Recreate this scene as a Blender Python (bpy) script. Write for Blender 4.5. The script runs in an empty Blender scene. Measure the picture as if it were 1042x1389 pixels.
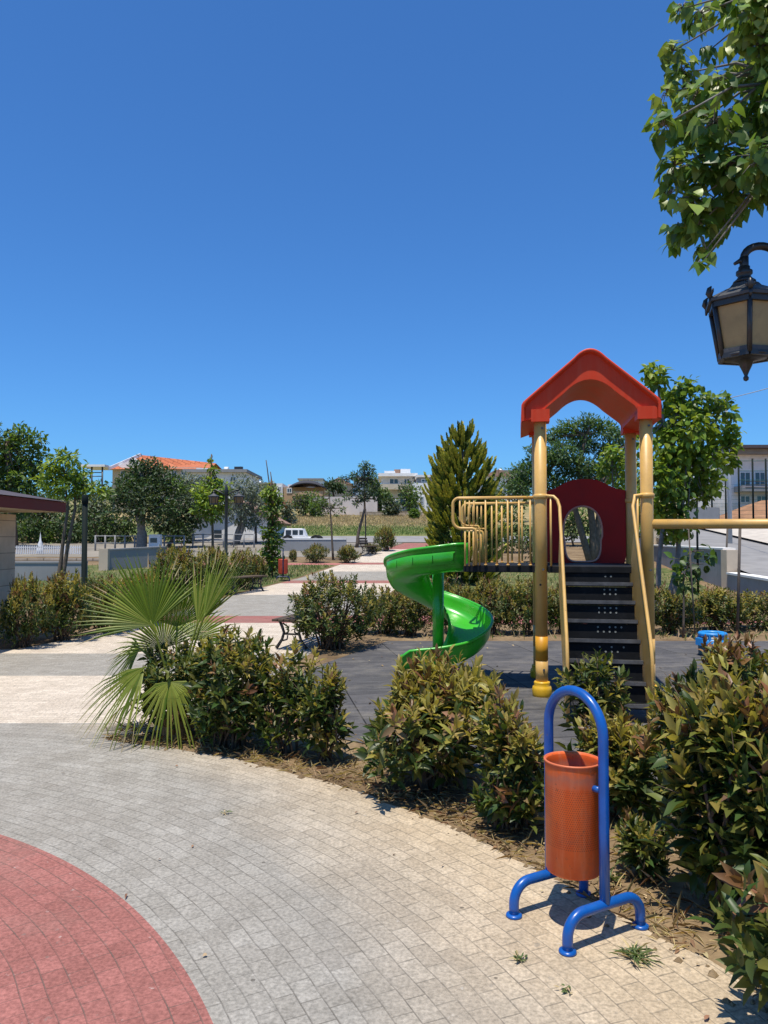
import bpy, math, random
import numpy as np
from mathutils import Vector, Matrix
random.seed(7); RNG = np.random.default_rng(11)
PI = math.pi; R = math.radians
SC = bpy.context.scene; COL = SC.collection

# ------------------------------------------------------------------ camera model (photo pixels 1042x1389)
F = 1030.0; EYE = 1.65; PITCH = R(2.0); CX, CY = 521.0, 694.5
def ray(px, py):
    x = (px-CX)/F; y = (CY-py)/F
    c, s = math.cos(PITCH), math.sin(PITCH)
    return Vector((x, c-y*s, s+y*c))
def at(px, py, Y):
    d = ray(px, py); return Vector((0, 0, EYE)) + d*(Y/d.y)
def h0(y):
    q = max(0.0, y-10)
    if y <= 45: return .0012*q*q
    if y <= 110: return 1.47+.088*(y-45)
    return 7.19+.02*(y-110)
YN = [-60, -30, -12, 0, 10]+[10+.5*i for i in range(1, 71)]+[50+5*i for i in range(0, 13)]+[140, 200, 300, 500, 900]
HN = [h0(y) for y in YN]
def h(y): return float(np.interp(y, YN, HN))
def G(px, py):
    d = ray(px, py); t = .5
    while t < 400:
        p = Vector((0, 0, EYE))+d*t
        if p.z <= h(p.y): return Vector((p.x, p.y, h(p.y)))
        t += .02
    return Vector((0, 0, EYE))+d*60
def mpp(Y): return Y/F      # metres per photo pixel at depth Y

# ------------------------------------------------------------------ materials
def new_mat(name):
    m = bpy.data.materials.new(name); m.use_nodes = True
    nt = m.node_tree; nt.nodes.clear()
    out = nt.nodes.new('ShaderNodeOutputMaterial')
    return m, nt, out
def N(nt, typ, **kw):
    n = nt.nodes.new(typ)
    for k, v in kw.items():
        if k in n.inputs.keys() if isinstance(k, str) else False: n.inputs[k].default_value = v
        else: setattr(n, k, v)
    return n
def L(nt, a, b): nt.links.new(a, b)
def c4(c): return (c[0], c[1], c[2], 1)
def ramp(nt, src, stops):
    r = nt.nodes.new('ShaderNodeValToRGB'); e = r.color_ramp.elements
    while len(e) > 1: e.remove(e[0])
    e[0].position, e[0].color = stops[0][0], c4(stops[0][1])
    for p, c in stops[1:]:
        x = e.new(p); x.color = c4(c)
    L(nt, src, r.inputs[0]); return r.outputs[0]
def mixc(nt, f, a, b, typ='MIX'):
    m = nt.nodes.new('ShaderNodeMix'); m.data_type = 'RGBA'; m.blend_type = typ
    for i, v in ((0, f), (6, a), (7, b)):
        if hasattr(v, 'links') or isinstance(v, bpy.types.NodeSocket): L(nt, v, m.inputs[i])
        else: m.inputs[i].default_value = v if i == 0 else c4(v)
    return m.outputs[2]
def math_(nt, op, a, b=None, c=None):
    m = nt.nodes.new('ShaderNodeMath'); m.operation = op
    for i, v in enumerate((a, b, c)):
        if v is None: continue
        if isinstance(v, bpy.types.NodeSocket): L(nt, v, m.inputs[i])
        else: m.inputs[i].default_value = v
    return m.outputs[0]
def noise(nt, vec, scale, detail=4, rough=.55):
    n = nt.nodes.new('ShaderNodeTexNoise'); n.inputs['Scale'].default_value = scale
    n.inputs['Detail'].default_value = detail; n.inputs['Roughness'].default_value = rough
    if vec is not None: L(nt, vec, n.inputs['Vector'])
    return n.outputs[0]
def objco(nt): return nt.nodes.new('ShaderNodeTexCoord').outputs['Object']
def worldpos(nt): return nt.nodes.new('ShaderNodeNewGeometry').outputs['Position']
def bump(nt, height, strength=.3, dist=.01, normal=None):
    b = nt.nodes.new('ShaderNodeBump'); b.inputs['Strength'].default_value = strength; b.inputs['Distance'].default_value = dist
    L(nt, height, b.inputs['Height'])
    if normal is not None: L(nt, normal, b.inputs['Normal'])
    return b.outputs[0]
def princ(nt, out, col, rough=.6, spec=.5, metal=0, nrm=None, coat=0):
    p = nt.nodes.new('ShaderNodeBsdfPrincipled')
    if isinstance(col, bpy.types.NodeSocket): L(nt, col, p.inputs['Base Color'])
    else: p.inputs['Base Color'].default_value = c4(col)
    if isinstance(rough, bpy.types.NodeSocket): L(nt, rough, p.inputs['Roughness'])
    else: p.inputs['Roughness'].default_value = rough
    p.inputs['Specular IOR Level'].default_value = spec; p.inputs['Metallic'].default_value = metal
    p.inputs['Coat Weight'].default_value = coat
    if nrm is not None: L(nt, nrm, p.inputs['Normal'])
    L(nt, p.outputs[0], out.inputs[0]); return p

def mat_plain(name, col, rough=.6, var=.15, scale=6, dirt=None, dirt_amt=.5, bump_s=.0, bscale=60, metal=0, spec=.5, coat=0, chips=None, fade=None):
    m, nt, out = new_mat(name); co = objco(nt)
    n = noise(nt, co, scale, 5)
    a = tuple(max(0, x*(1-var)) for x in col); b = tuple(min(1, x*(1+var)) for x in col)
    c = ramp(nt, n, [(.3, a), (.7, b)])
    if dirt:
        n2 = noise(nt, co, scale*2.3, 8, .7)
        f = math_(nt, 'MULTIPLY', ramp(nt, n2, [(.5, (0, 0, 0)), (.72, (1, 1, 1))]), dirt_amt)
        c = mixc(nt, f, c, dirt)
    if fade:      # sun bleached patches and run-down streaks, slow along z
        mp = nt.nodes.new('ShaderNodeMapping'); mp.inputs['Scale'].default_value = (9, 9, .9); L(nt, co, mp.inputs[0])
        c = mixc(nt, math_(nt, 'MULTIPLY', ramp(nt, noise(nt, mp.outputs[0], 2.2, 6, .7), [(.46, (0, 0, 0)), (.75, (1, 1, 1))]), .4), c, fade)
    if chips:
        n3 = noise(nt, co, 38, 4, .65); n4 = noise(nt, co, 4.5, 3, .6)
        f3 = math_(nt, 'MULTIPLY', ramp(nt, n3, [(.66, (0, 0, 0)), (.69, (1, 1, 1))]), ramp(nt, n4, [(.45, (0, 0, 0)), (.6, (1, 1, 1))]))
        c = mixc(nt, math_(nt, 'MULTIPLY', f3, .8), c, chips)
    nr = bump(nt, noise(nt, co, bscale, 3), bump_s, .004) if bump_s else None
    rr = math_(nt, 'MULTIPLY_ADD', n, .25, rough-.12)
    princ(nt, out, c, rr, spec, metal, nr, coat); return m

def mat_leaf(name, col, var=.35, rough=.45, trans=.3, tcol=None, hue=.025, sp=.35):
    m, nt, out = new_mat(name)
    g = nt.nodes.new('ShaderNodeNewGeometry'); rnd = g.outputs['Random Per Island']
    w = nt.nodes.new('ShaderNodeTexWhiteNoise'); w.noise_dimensions = '1D'; L(nt, rnd, w.inputs['W'])
    hs = nt.nodes.new('ShaderNodeHueSaturation'); hs.inputs['Color'].default_value = c4(col)
    L(nt, math_(nt, 'MULTIPLY_ADD', rnd, 2*hue, .5-hue), hs.inputs['Hue'])
    L(nt, math_(nt, 'MULTIPLY_ADD', w.outputs['Value'], 2*var, 1-var), hs.inputs['Value'])
    p = nt.nodes.new('ShaderNodeBsdfPrincipled'); L(nt, hs.outputs[0], p.inputs['Base Color'])
    p.inputs['Roughness'].default_value = rough; p.inputs['Specular IOR Level'].default_value = sp
    t = nt.nodes.new('ShaderNodeBsdfTranslucent')
    tc = tcol or (min(1, col[0]*1.9+.01), min(1, col[1]*1.9+.01), col[2]*.9)
    t.inputs['Color'].default_value = c4(tc)
    mx = nt.nodes.new('ShaderNodeMixShader'); mx.inputs[0].default_value = trans
    L(nt, p.outputs[0], mx.inputs[1]); L(nt, t.outputs[0], mx.inputs[2]); L(nt, mx.outputs[0], out.inputs[0])
    return m

# colours by zone for the pavers (circle centre and radii measured from the photograph)
PC = (-4.105, .871); PR = 3.943; BEDR = 5.70
RED = (.37, .15, .128); GREY = (.36, .338, .298); CREAM = (.66, .57, .465); TAN = (.565, .45, .31)
def mat_pavers():
    m, nt, out = new_mat('pavers'); pos = worldpos(nt)
    sx = nt.nodes.new('ShaderNodeSeparateXYZ'); L(nt, pos, sx.inputs[0]); X, Y = sx.outputs[0], sx.outputs[1]
    dx = math_(nt, 'SUBTRACT', X, PC[0]); dy = math_(nt, 'SUBTRACT', Y, PC[1])
    r = math_(nt, 'SQRT', math_(nt, 'ADD', math_(nt, 'MULTIPLY', dx, dx), math_(nt, 'MULTIPLY', dy, dy)))
    ang = math_(nt, 'ARCTAN2', dy, dx)
    near = math_(nt, 'LESS_THAN', r, 5.95)
    # coordinates: polar near, straight far; slight wobble so courses are not perfect
    wob = noise(nt, pos, 1.3, 2)
    wv = math_(nt, 'MULTIPLY_ADD', wob, .05, -.025)
    pu = math_(nt, 'MULTIPLY', ang, 4.75); pv = math_(nt, 'ADD', r, wv)
    cu = math_(nt, 'ADD', X, wv)
    def sel(a, b): return math_(nt, 'ADD', math_(nt, 'MULTIPLY', a, near), math_(nt, 'MULTIPLY', b, math_(nt, 'SUBTRACT', 1.0, near)))
    cb = nt.nodes.new('ShaderNodeCombineXYZ'); L(nt, sel(pu, cu), cb.inputs[0]); L(nt, sel(pv, Y), cb.inputs[1])
    br = nt.nodes.new('ShaderNodeTexBrick'); L(nt, cb.outputs[0], br.inputs['Vector'])
    br.inputs['Scale'].default_value = 1; br.inputs['Brick Width'].default_value = .15; br.inputs['Row Height'].default_value = .085
    br.inputs['Mortar Size'].default_value = .0030; br.inputs['Mortar Smooth'].default_value = .6; br.inputs['Bias'].default_value = 0
    br.inputs['Color1'].default_value = (.84, .83, .82, 1); br.inputs['Color2'].default_value = (1.0, 1.0, 1.0, 1); br.inputs['Mortar'].default_value = (.9, .9, .9, 1)
    # zone colour
    big = noise(nt, pos, .9, 4, .6); fine = noise(nt, pos, 62, 5, .75)
    edge = math_(nt, 'ADD', math_(nt, 'MULTIPLY_ADD', big, 1.1, -.55), math_(nt, 'ADD', r, math_(nt, 'MULTIPLY', X, .55)))
    tanf = ramp(nt, math_(nt, 'MULTIPLY_ADD', edge, .5, -2.0), [(.15, (0, 0, 0)), (.85, (1, 1, 1))])
    c_ring = mixc(nt, math_(nt, 'MULTIPLY', tanf, .9), GREY, TAN)
    c_near = mixc(nt, math_(nt, 'LESS_THAN', r, PR), c_ring, RED)
    bands = [(0, GREY), (6.8, CREAM), (9.13, GREY), (10.75, CREAM), (14.5, RED), (15.8, GREY), (20.5, CREAM), (24, RED), (25, GREY), (28.5, CREAM), (31.5, RED), (32.5, CREAM), (40, RED)]
    rp = nt.nodes.new('ShaderNodeValToRGB'); rp.color_ramp.interpolation = 'CONSTANT'; e = rp.color_ramp.elements
    while len(e) > 1: e.remove(e[0])
    e[0].position = 0; e[0].color = c4(GREY)
    for y, c in bands[1:]: x = e.new(y/50); x.color = c4(c)
    L(nt, math_(nt, 'MULTIPLY', Y, 1/50), rp.inputs[0])
    isb = math_(nt, 'GREATER_THAN', Y, 6.8)
    c = mixc(nt, isb, c_near, rp.outputs[0])
    c = mixc(nt, 1.0, c, br.outputs['Color'], 'MULTIPLY')
    c = mixc(nt, .85, c, ramp(nt, fine, [(.33, (.55, .55, .54)), (.67, (1.34, 1.33, 1.31))]), 'MULTIPLY')
    c = mixc(nt, .8, c, ramp(nt, noise(nt, pos, 3.1, 6, .65), [(.3, (.82, .81, .79)), (.65, (1.06, 1.06, 1.06))]), 'MULTIPLY')
    # joints: dark, broken up by dust
    jf = math_(nt, 'MULTIPLY', br.outputs['Fac'], ramp(nt, noise(nt, pos, 5.0, 4, .7), [(.34, (.05, .05, .05)), (.66, (.8, .8, .8))]))
    c = mixc(nt, jf, c, (.12, .105, .085))
    # worn and stained areas
    c = mixc(nt, math_(nt, 'MULTIPLY', ramp(nt, noise(nt, pos, .55, 7, .72), [(.5, (0, 0, 0)), (.68, (1, 1, 1))]), .28), c, (.26, .225, .18))
    c = mixc(nt, math_(nt, 'MULTIPLY', ramp(nt, noise(nt, pos, 17, 3, .6), [(.66, (0, 0, 0)), (.72, (1, 1, 1))]), .4), c, (.2, .185, .16))
    c = mixc(nt, math_(nt, 'MULTIPLY', ramp(nt, noise(nt, pos, 23, 3, .6), [(.68, (0, 0, 0)), (.74, (1, 1, 1))]), .35), c, (.62, .58, .52))
    # dark specks of grit / droppings
    v = nt.nodes.new('ShaderNodeTexVoronoi'); v.inputs['Scale'].default_value = 3.2; L(nt, pos, v.inputs['Vector'])
    sp = math_(nt, 'LESS_THAN', v.outputs['Distance'], .03)
    c = mixc(nt, math_(nt, 'MULTIPLY', sp, .65), c, (.06, .05, .04))
    hh = math_(nt, 'ADD', math_(nt, 'MULTIPLY', br.outputs['Fac'], -1.0), math_(nt, 'MULTIPLY', fine, .9))
    princ(nt, out, c, .88, .2, 0, bump(nt, hh, .6, .007)); return m

def mat_ground():
    m, nt, out = new_mat('soil'); pos = worldpos(nt)
    a = noise(nt, pos, 1.1, 6, .6); b = noise(nt, pos, 14, 6, .7)
    c = ramp(nt, a, [(.3, (.13, .09, .055)), (.5, (.23, .165, .10)), (.7, (.31, .235, .145))])
    c = mixc(nt, .7, c, ramp(nt, b, [(.3, (.5, .46, .4)), (.7, (1.2, 1.15, 1.05))]), 'MULTIPLY')
    sx = nt.nodes.new('ShaderNodeSeparateXYZ'); L(nt, pos, sx.inputs[0])
    f = ramp(nt, math_(nt, 'MULTIPLY_ADD', a, .12, math_(nt, 'MULTIPLY', sx.outputs[1], .01)), [(.48, (0, 0, 0)), (.56, (1, 1, 1))])
    far = ramp(nt, noise(nt, pos, .12, 5, .7), [(.35, (.13, .15, .05)), (.6, (.30, .24, .12))])
    c = mixc(nt, f, c, far)
    princ(nt, out, c, .95, .1, 0, bump(nt, b, .6, .02)); return m
def mat_lawn(name, g, d, sc=2.0):
    m, nt, out = new_mat(name); pos = worldpos(nt)
    a = noise(nt, pos, sc, 6, .65); b = noise(nt, pos, 30, 5, .75)
    c = ramp(nt, a, [(.35, g), (.62, d)])
    c = mixc(nt, .8, c, ramp(nt, b, [(.3, (.55, .55, .5)), (.7, (1.25, 1.2, 1.1))]), 'MULTIPLY')
    princ(nt, out, c, .95, .1, 0, bump(nt, b, .8, .03)); return m
def mat_rubber():
    m, nt, out = new_mat('rubber_tiles'); co = objco(nt)
    mp = nt.nodes.new('ShaderNodeMapping'); mp.inputs['Rotation'].default_value = (0, 0, R(-9.8)); L(nt, co, mp.inputs[0])
    br = nt.nodes.new('ShaderNodeTexBrick'); L(nt, mp.outputs[0], br.inputs['Vector']); br.offset = 0
    br.inputs['Scale'].default_value = 1; br.inputs['Brick Width'].default_value = 1; br.inputs['Row Height'].default_value = 1
    br.inputs['Mortar Size'].default_value = .008; br.inputs['Mortar Smooth'].default_value = .3
    br.inputs['Color1'].default_value = (.075, .074, .076, 1); br.inputs['Color2'].default_value = (.10, .097, .098, 1); br.inputs['Mortar'].default_value = (.02, .02, .02, 1)
    ms = nt.nodes.new('ShaderNodeMapping'); ms.inputs['Scale'].default_value = (1.2, 7, 1); L(nt, mp.outputs[0], ms.inputs[0])
    st = noise(nt, ms.outputs[0], 1.6, 6, .65); gr = noise(nt, co, 90, 3, .7)
    c = mixc(nt, .9, br.outputs['Color'], ramp(nt, st, [(.3, (.65, .65, .66)), (.7, (1.45, 1.43, 1.42))]), 'MULTIPLY')
    c = mixc(nt, math_(nt, 'MULTIPLY', ramp(nt, noise(nt, co, 2.2, 6, .7), [(.48, (0, 0, 0)), (.72, (1, 1, 1))]), .45), c, (.26, .235, .195))
    c = mixc(nt, .6, c, ramp(nt, gr, [(.3, (.6, .6, .6)), (.7, (1.3, 1.3, 1.3))]), 'MULTIPLY')
    princ(nt, out, c, .9, .15, 0, bump(nt, gr, .4, .005)); return m
def mat_bars(name, c1, c2, w, axis=2, rough=.8, mort=.02, mcol=None, hgt=None, bw=None):
    m, nt, out = new_mat(name); co = objco(nt)
    br = nt.nodes.new('ShaderNodeTexBrick')
    mp = nt.nodes.new('ShaderNodeMapping'); L(nt, co, mp.inputs[0])
    if axis == 2: mp.inputs['Rotation'].default_value = (R(90), 0, 0)
    L(nt, mp.outputs[0], br.inputs['Vector'])
    br.inputs['Scale'].default_value = 1; br.inputs['Brick Width'].default_value = bw or w*2.4; br.inputs['Row Height'].default_value = hgt or w
    br.inputs['Mortar Size'].default_value = mort; br.inputs['Color1'].default_value = c4(c1); br.inputs['Color2'].default_value = c4(c2)
    br.inputs['Mortar'].default_value = c4(mcol or tuple(x*.5 for x in c1))
    n = noise(nt, co, 3, 6, .65)
    c = mixc(nt, .8, br.outputs['Color'], ramp(nt, n, [(.3, (.75, .74, .72)), (.7, (1.1, 1.1, 1.1))]), 'MULTIPLY')
    princ(nt, out, c, rough, .3, 0, bump(nt, br.outputs['Fac'], -.4, .01)); return m
def mat_wood(name, col):
    m, nt, out = new_mat(name); co = objco(nt)
    mp = nt.nodes.new('ShaderNodeMapping'); mp.inputs['Scale'].default_value = (25, 1.2, 25); L(nt, co, mp.inputs[0])
    n = noise(nt, mp.outputs[0], 1.5, 5, .6)
    c = ramp(nt, n, [(.3, tuple(x*.55 for x in col)), (.7, tuple(x*1.3 for x in col))])
    princ(nt, out, c, .7, .3, 0, bump(nt, n, .3, .004)); return m
def mat_bucket():
    m, nt, out = new_mat('orange_perforated_metal'); co = objco(nt)
    sx = nt.nodes.new('ShaderNodeSeparateXYZ'); L(nt, co, sx.inputs[0])
    ang = math_(nt, 'ARCTAN2', sx.outputs[1], sx.outputs[0])
    u = math_(nt, 'MULTIPLY', ang, .12); z = sx.outputs[2]
    def cell(v, off=None):
        q = math_(nt, 'MULTIPLY', v, 1/.0095)
        if off is not None: q = math_(nt, 'ADD', q, off)
        return math_(nt, 'SUBTRACT', math_(nt, 'FRACT', q), .5)
    row = math_(nt, 'MULTIPLY', math_(nt, 'FLOOR', math_(nt, 'MULTIPLY', z, 1/.0095)), .5)
    fu = cell(u, row); fz = cell(z)
    d = math_(nt, 'SQRT', math_(nt, 'ADD', math_(nt, 'MULTIPLY', fu, fu), math_(nt, 'MULTIPLY', fz, fz)))
    hole = math_(nt, 'LESS_THAN', d, .27)
    zone = math_(nt, 'MULTIPLY', math_(nt, 'GREATER_THAN', z, .125), math_(nt, 'LESS_THAN', z, .385))
    hole = math_(nt, 'MULTIPLY', hole, zone)
    n = noise(nt, co, 7, 7, .65); n2 = noise(nt, co, 12, 8, .75)
    c = ramp(nt, n, [(.3, (.60, .075, .008)), (.7, (.74, .125, .015))])
    c = mixc(nt, math_(nt, 'MULTIPLY', ramp(nt, n2, [(.52, (0, 0, 0)), (.7, (1, 1, 1))]), .45), c, (.30, .10, .05))
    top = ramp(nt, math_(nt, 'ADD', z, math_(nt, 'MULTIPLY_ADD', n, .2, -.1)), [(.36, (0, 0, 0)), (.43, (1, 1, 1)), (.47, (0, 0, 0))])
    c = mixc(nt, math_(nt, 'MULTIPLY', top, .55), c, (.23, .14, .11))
    mp = nt.nodes.new('ShaderNodeMapping'); mp.inputs['Scale'].default_value = (14, 14, 1.6); L(nt, co, mp.inputs[0])
    c = mixc(nt, math_(nt, 'MULTIPLY', ramp(nt, noise(nt, mp.outputs[0], 2.4, 7, .7), [(.48, (0, 0, 0)), (.72, (1, 1, 1))]), .5), c, (.72, .22, .09))
    c = mixc(nt, math_(nt, 'MULTIPLY', ramp(nt, noise(nt, co, 44, 4, .65), [(.64, (0, 0, 0)), (.68, (1, 1, 1))]), .6), c, (.16, .07, .04))
    c = mixc(nt, math_(nt, 'MULTIPLY', hole, .55), c, (.10, .025, .015))
    princ(nt, out, c, .5, .4, 0, bump(nt, hole, -.5, .004)); return m

M = {}
def build_materials():
    M['pavers'] = mat_pavers(); M['soil'] = mat_ground(); M['rubber'] = mat_rubber()
    M['lawn'] = mat_lawn('lawn_grass', (.075, .12, .035), (.20, .19, .09))
    M['field'] = mat_lawn('meadow', (.24, .21, .10), (.40, .31, .17), .35)
    M['field_green'] = mat_lawn('green_meadow', (.10, .16, .045), (.22, .22, .09), .5)
    M['asphalt'] = mat_plain('asphalt', (.25, .24, .23), .9, .15, 1.5, (.26, .25, .24), .5, .3, 40, spec=.2)
    M['sidewalk'] = mat_plain('sidewalk', (.52, .46, .38), .9, .15, 2, (.35, .3, .25), .4, .2)
    M['paving_dull'] = mat_plain('dull_paving', (.24, .215, .18), .95, .25, .6, (.16, .14, .10), .6, .3, 5, spec=.1)
    M['kerb'] = mat_plain('red_kerb', (.40, .14, .12), .85, .15, 6, (.3, .22, .18), .5, .2)
    M['yellow'] = mat_plain('yellow_paint', (.68, .40, .105), .42, .10, 3.5, (.42, .25, .09), .45, .08, 30, coat=.05, chips=(.20, .10, .05), fade=(.62, .42, .19))
    M['yellow_bright'] = mat_plain('bright_yellow', (.72, .42, .02), .38, .1, 5, (.5, .28, .03), .4)
    M['orange_band'] = mat_plain('orange_yellow', (.62, .29, .015), .45, .12, 5)
    M['roof_red'] = mat_plain('red_plastic', (.62, .05, .014), .5, .1, 3, (.50, .05, .02), .3, .05, 25, spec=.25, fade=(.62, .12, .06), chips=(.30, .04, .02))
    M['maroon'] = mat_plain('dark_red_plastic', (.29, .011, .009), .5, .15, 3, (.17, .015, .015), .4, spec=.2)
    M['maroon_rim'] = mat_plain('pale_plastic', (.45, .22, .16), .5, .15, 4)
    M['black'] = mat_plain('black_rubber', (.011, .012, .014), .7, .3, 6, (.04, .04, .042), .4, .15, 40, spec=.2)
    M['step_edge'] = mat_plain('worn_edge', (.10, .10, .105), .55, .4, 9, (.03, .03, .03), .6, .1)
    M['green'] = mat_plain('green_plastic', (.04, .40, .018), .30, .12, 2.2, (.03, .30, .02), .3, .04, 18, coat=.2, fade=(.09, .40, .05), chips=(.12, .28, .08))
    M['green_dark'] = mat_plain('green_column', (.02, .20, .015), .35, .12, 3)
    M['blue'] = mat_plain('blue_paint', (.004, .085, .36), .32, .15, 8, (.012, .06, .22), .4, .06, 90, coat=.15, chips=(.12, .10, .11), fade=(.02, .12, .34))
    M['navy'] = mat_plain('dark_navy_paint', (.015, .025, .06), .4, .2, 8)
    M['bucket'] = mat_bucket()
    M['bucket_red'] = mat_plain('red_slats', (.48, .07, .03), .5, .15, 9, (.3, .07, .04), .4)
    M['rim'] = mat_plain('orange_rim', (.62, .15, .055), .45, .1, 8)
    M['iron'] = mat_plain('black_iron', (.018, .019, .021), .42, .3, 14, (.09, .08, .07), .3, .15, 60, spec=.6)
    M['iron_grey'] = mat_plain('dusty_iron', (.05, .052, .056), .55, .25, 14, (.15, .14, .13), .45, .15, 60)
    M['post_green'] = mat_plain('dark_green_post', (.007, .013, .012), .75, .2, 8, spec=.15)
    M['pane'] = mat_plain('amber_pane', (.36, .25, .10), .35, .18, 7, (.22, .14, .06), .5)
    M['pane_dark'] = mat_plain('amber_pane_dull', (.30, .15, .06), .4, .18, 7)
    M['wood'] = mat_wood('bench_wood', (.10, .07, .045))
    M['bark'] = mat_plain('bark', (.13, .10, .075), .9, .35, 9, (.22, .19, .15), .5, .6, 30, spec=.2)
    M['bark_grey'] = mat_plain('grey_bark', (.20, .185, .165), .9, .3, 9, (.1, .09, .08), .5, .6, 30, spec=.2)
    M['stem'] = mat_plain('shrub_stem', (.115, .08, .055), .85, .3, 12, None, 0, .4, 60, spec=.2)
    M['fibre'] = mat_plain('palm_fibre', (.17, .11, .06), .95, .4, 25, (.3, .22, .12), .6, .8, 90, spec=.1)
    M['blue_tub'] = mat_plain('sky_blue_plastic', (.02, .25, .62), .4, .15, 8, (.03, .2, .45), .4)
    M['teal_tub'] = mat_plain('teal_plastic', (.02, .11, .15), .5, .2, 8)
    M['grate'] = mat_plain('grey_grate', (.30, .31, .28), .6, .3, 40)
    M['white_wall'] = mat_plain('white_wall', (.80, .78, .74), .85, .08, .8, (.5, .46, .4), .4, .1, 10, spec=.2)
    M['cream_wall'] = mat_plain('cream_wall', (.62, .52, .38), .85, .08, .8, (.48, .38, .28), .4, .1, 10, spec=.2)
    M['tan_wall'] = mat_plain('tan_wall', (.48, .33, .20), .85, .1, .8, (.38, .26, .16), .4, .1, 10, spec=.2)
    M['grey_wall'] = mat_plain('grey_concrete', (.28, .28, .28), .9, .12, .9, (.22, .21, .20), .5, .3, 12, spec=.2)
    M['pink_wall'] = mat_plain('whitewash', (.66, .58, .52), .9, .08, .5, (.5, .42, .36), .4, .1, 10, spec=.2)
    M['pier'] = mat_plain('tan_pier', (.58, .47, .35), .9, .08, 2, (.4, .32, .24), .4, .1, 20, spec=.2)
    M['stone'] = mat_bars('rubble_stone', (.42, .34, .25), (.55, .46, .36), .3, 2, .9, .03)
    M['kiosk_wall'] = mat_bars('beige_cladding', (.58, .44, .29), (.64, .50, .34), .28, 2, .75, .006, (.25, .19, .13), None, 1.2)
    M['fascia'] = mat_plain('maroon_fascia', (.115, .02, .014), .6, .15, 3, spec=.2)
    M['roof_dark'] = mat_plain('dark_shingle', (.075, .06, .065), .85, .25, 5, (.12, .1, .1), .4, .4, 20)
    M['tile'] = mat_bars('terracotta', (.50, .14, .06), (.60, .21, .10), .35, 0, .85, .03, (.28, .08, .04))
    M['tile_pale'] = mat_bars('weathered_tile', (.34, .20, .14), (.42, .26, .19), .3, 0, .85, .03)
    M['glass'] = mat_plain('dark_glass', (.045, .06, .075), .12, .2, 1.5, spec=.8)
    M['white_paint'] = mat_plain('white_paint', (.74, .74, .73), .4, .06, 3, (.6, .58, .55), .3)
    M['tyre'] = mat_plain('tyre', (.02, .02, .02), .85, .2, 20)
    M['canopy_dark'] = mat_plain('dark_canopy', (.035, .035, .045), .75, .2, 2)
    M['bank'] = mat_plain('red_earth', (.38, .20, .11), .95, .25, .8, (.3, .2, .1), .6, .6, 6, spec=.1)
    M['pole'] = mat_plain('pale_pole', (.42, .44, .46), .6, .12, 3, (.3, .3, .3), .4)
    M['mesh_green'] = mat_plain('green_wire', (.03, .10, .085), .6, .2, 5)
    M['stake'] = mat_plain('stake_wood', (.10, .08, .065), .9, .3, 12, None, 0, .3, 50)
    M['straw'] = mat_leaf('dry_straw', (.42, .33, .18), .35, .8, .15)
    M['deadleaf'] = mat_leaf('dead_leaf', (.20, .12, .06), .5, .8, .05)
    M['weed'] = mat_leaf('weed_green', (.10, .14, .05), .35, .6, .25)
    lf = lambda k, *a, **kw: M.__setitem__(k, mat_leaf(k, *a, **kw))
    lf('ph_dark', (.042, .072, .016), .4, .42, .2)
    lf('ph_mid', (.12, .13, .028), .35, .44, .25)
    lf('ph_young', (.30, .25, .06), .3, .45, .3)
    lf('ph_bronze', (.20, .105, .042), .4, .38, .18, (.25, .14, .03))
    lf('palm', (.095, .145, .010), .25, .42, .25, (.17, .25, .015), hue=.012, sp=.25)
    lf('palm_pale', (.20, .235, .036), .22, .4, .25, (.3, .34, .05), hue=.012, sp=.25)
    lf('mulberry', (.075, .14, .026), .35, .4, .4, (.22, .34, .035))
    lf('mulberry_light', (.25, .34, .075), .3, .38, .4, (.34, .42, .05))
    lf('dark_green', (.045, .082, .026), .4, .5, .2)
    lf('mid_green', (.09, .15, .028), .4, .45, .32)
    lf('fresh_green', (.19, .27, .03), .35, .42, .4, (.38, .48, .04))
    lf('acacia', (.07, .13, .05), .4, .5, .25)
    lf('olive', (.075, .095, .05), .35, .5, .2)
    lf('silver', (.17, .20, .15), .3, .5, .2)
    lf('conifer', (.085, .125, .022), .3, .6, .12)
    lf('conifer_tip', (.42, .40, .06), .3, .55, .15)
    lf('pine', (.028, .055, .03), .4, .6, .1)
    lf('twig', (.10, .08, .07), .3, .9, .0)
    lf('grass_blade', (.10, .16, .04), .4, .6, .3)
build_materials()

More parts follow.
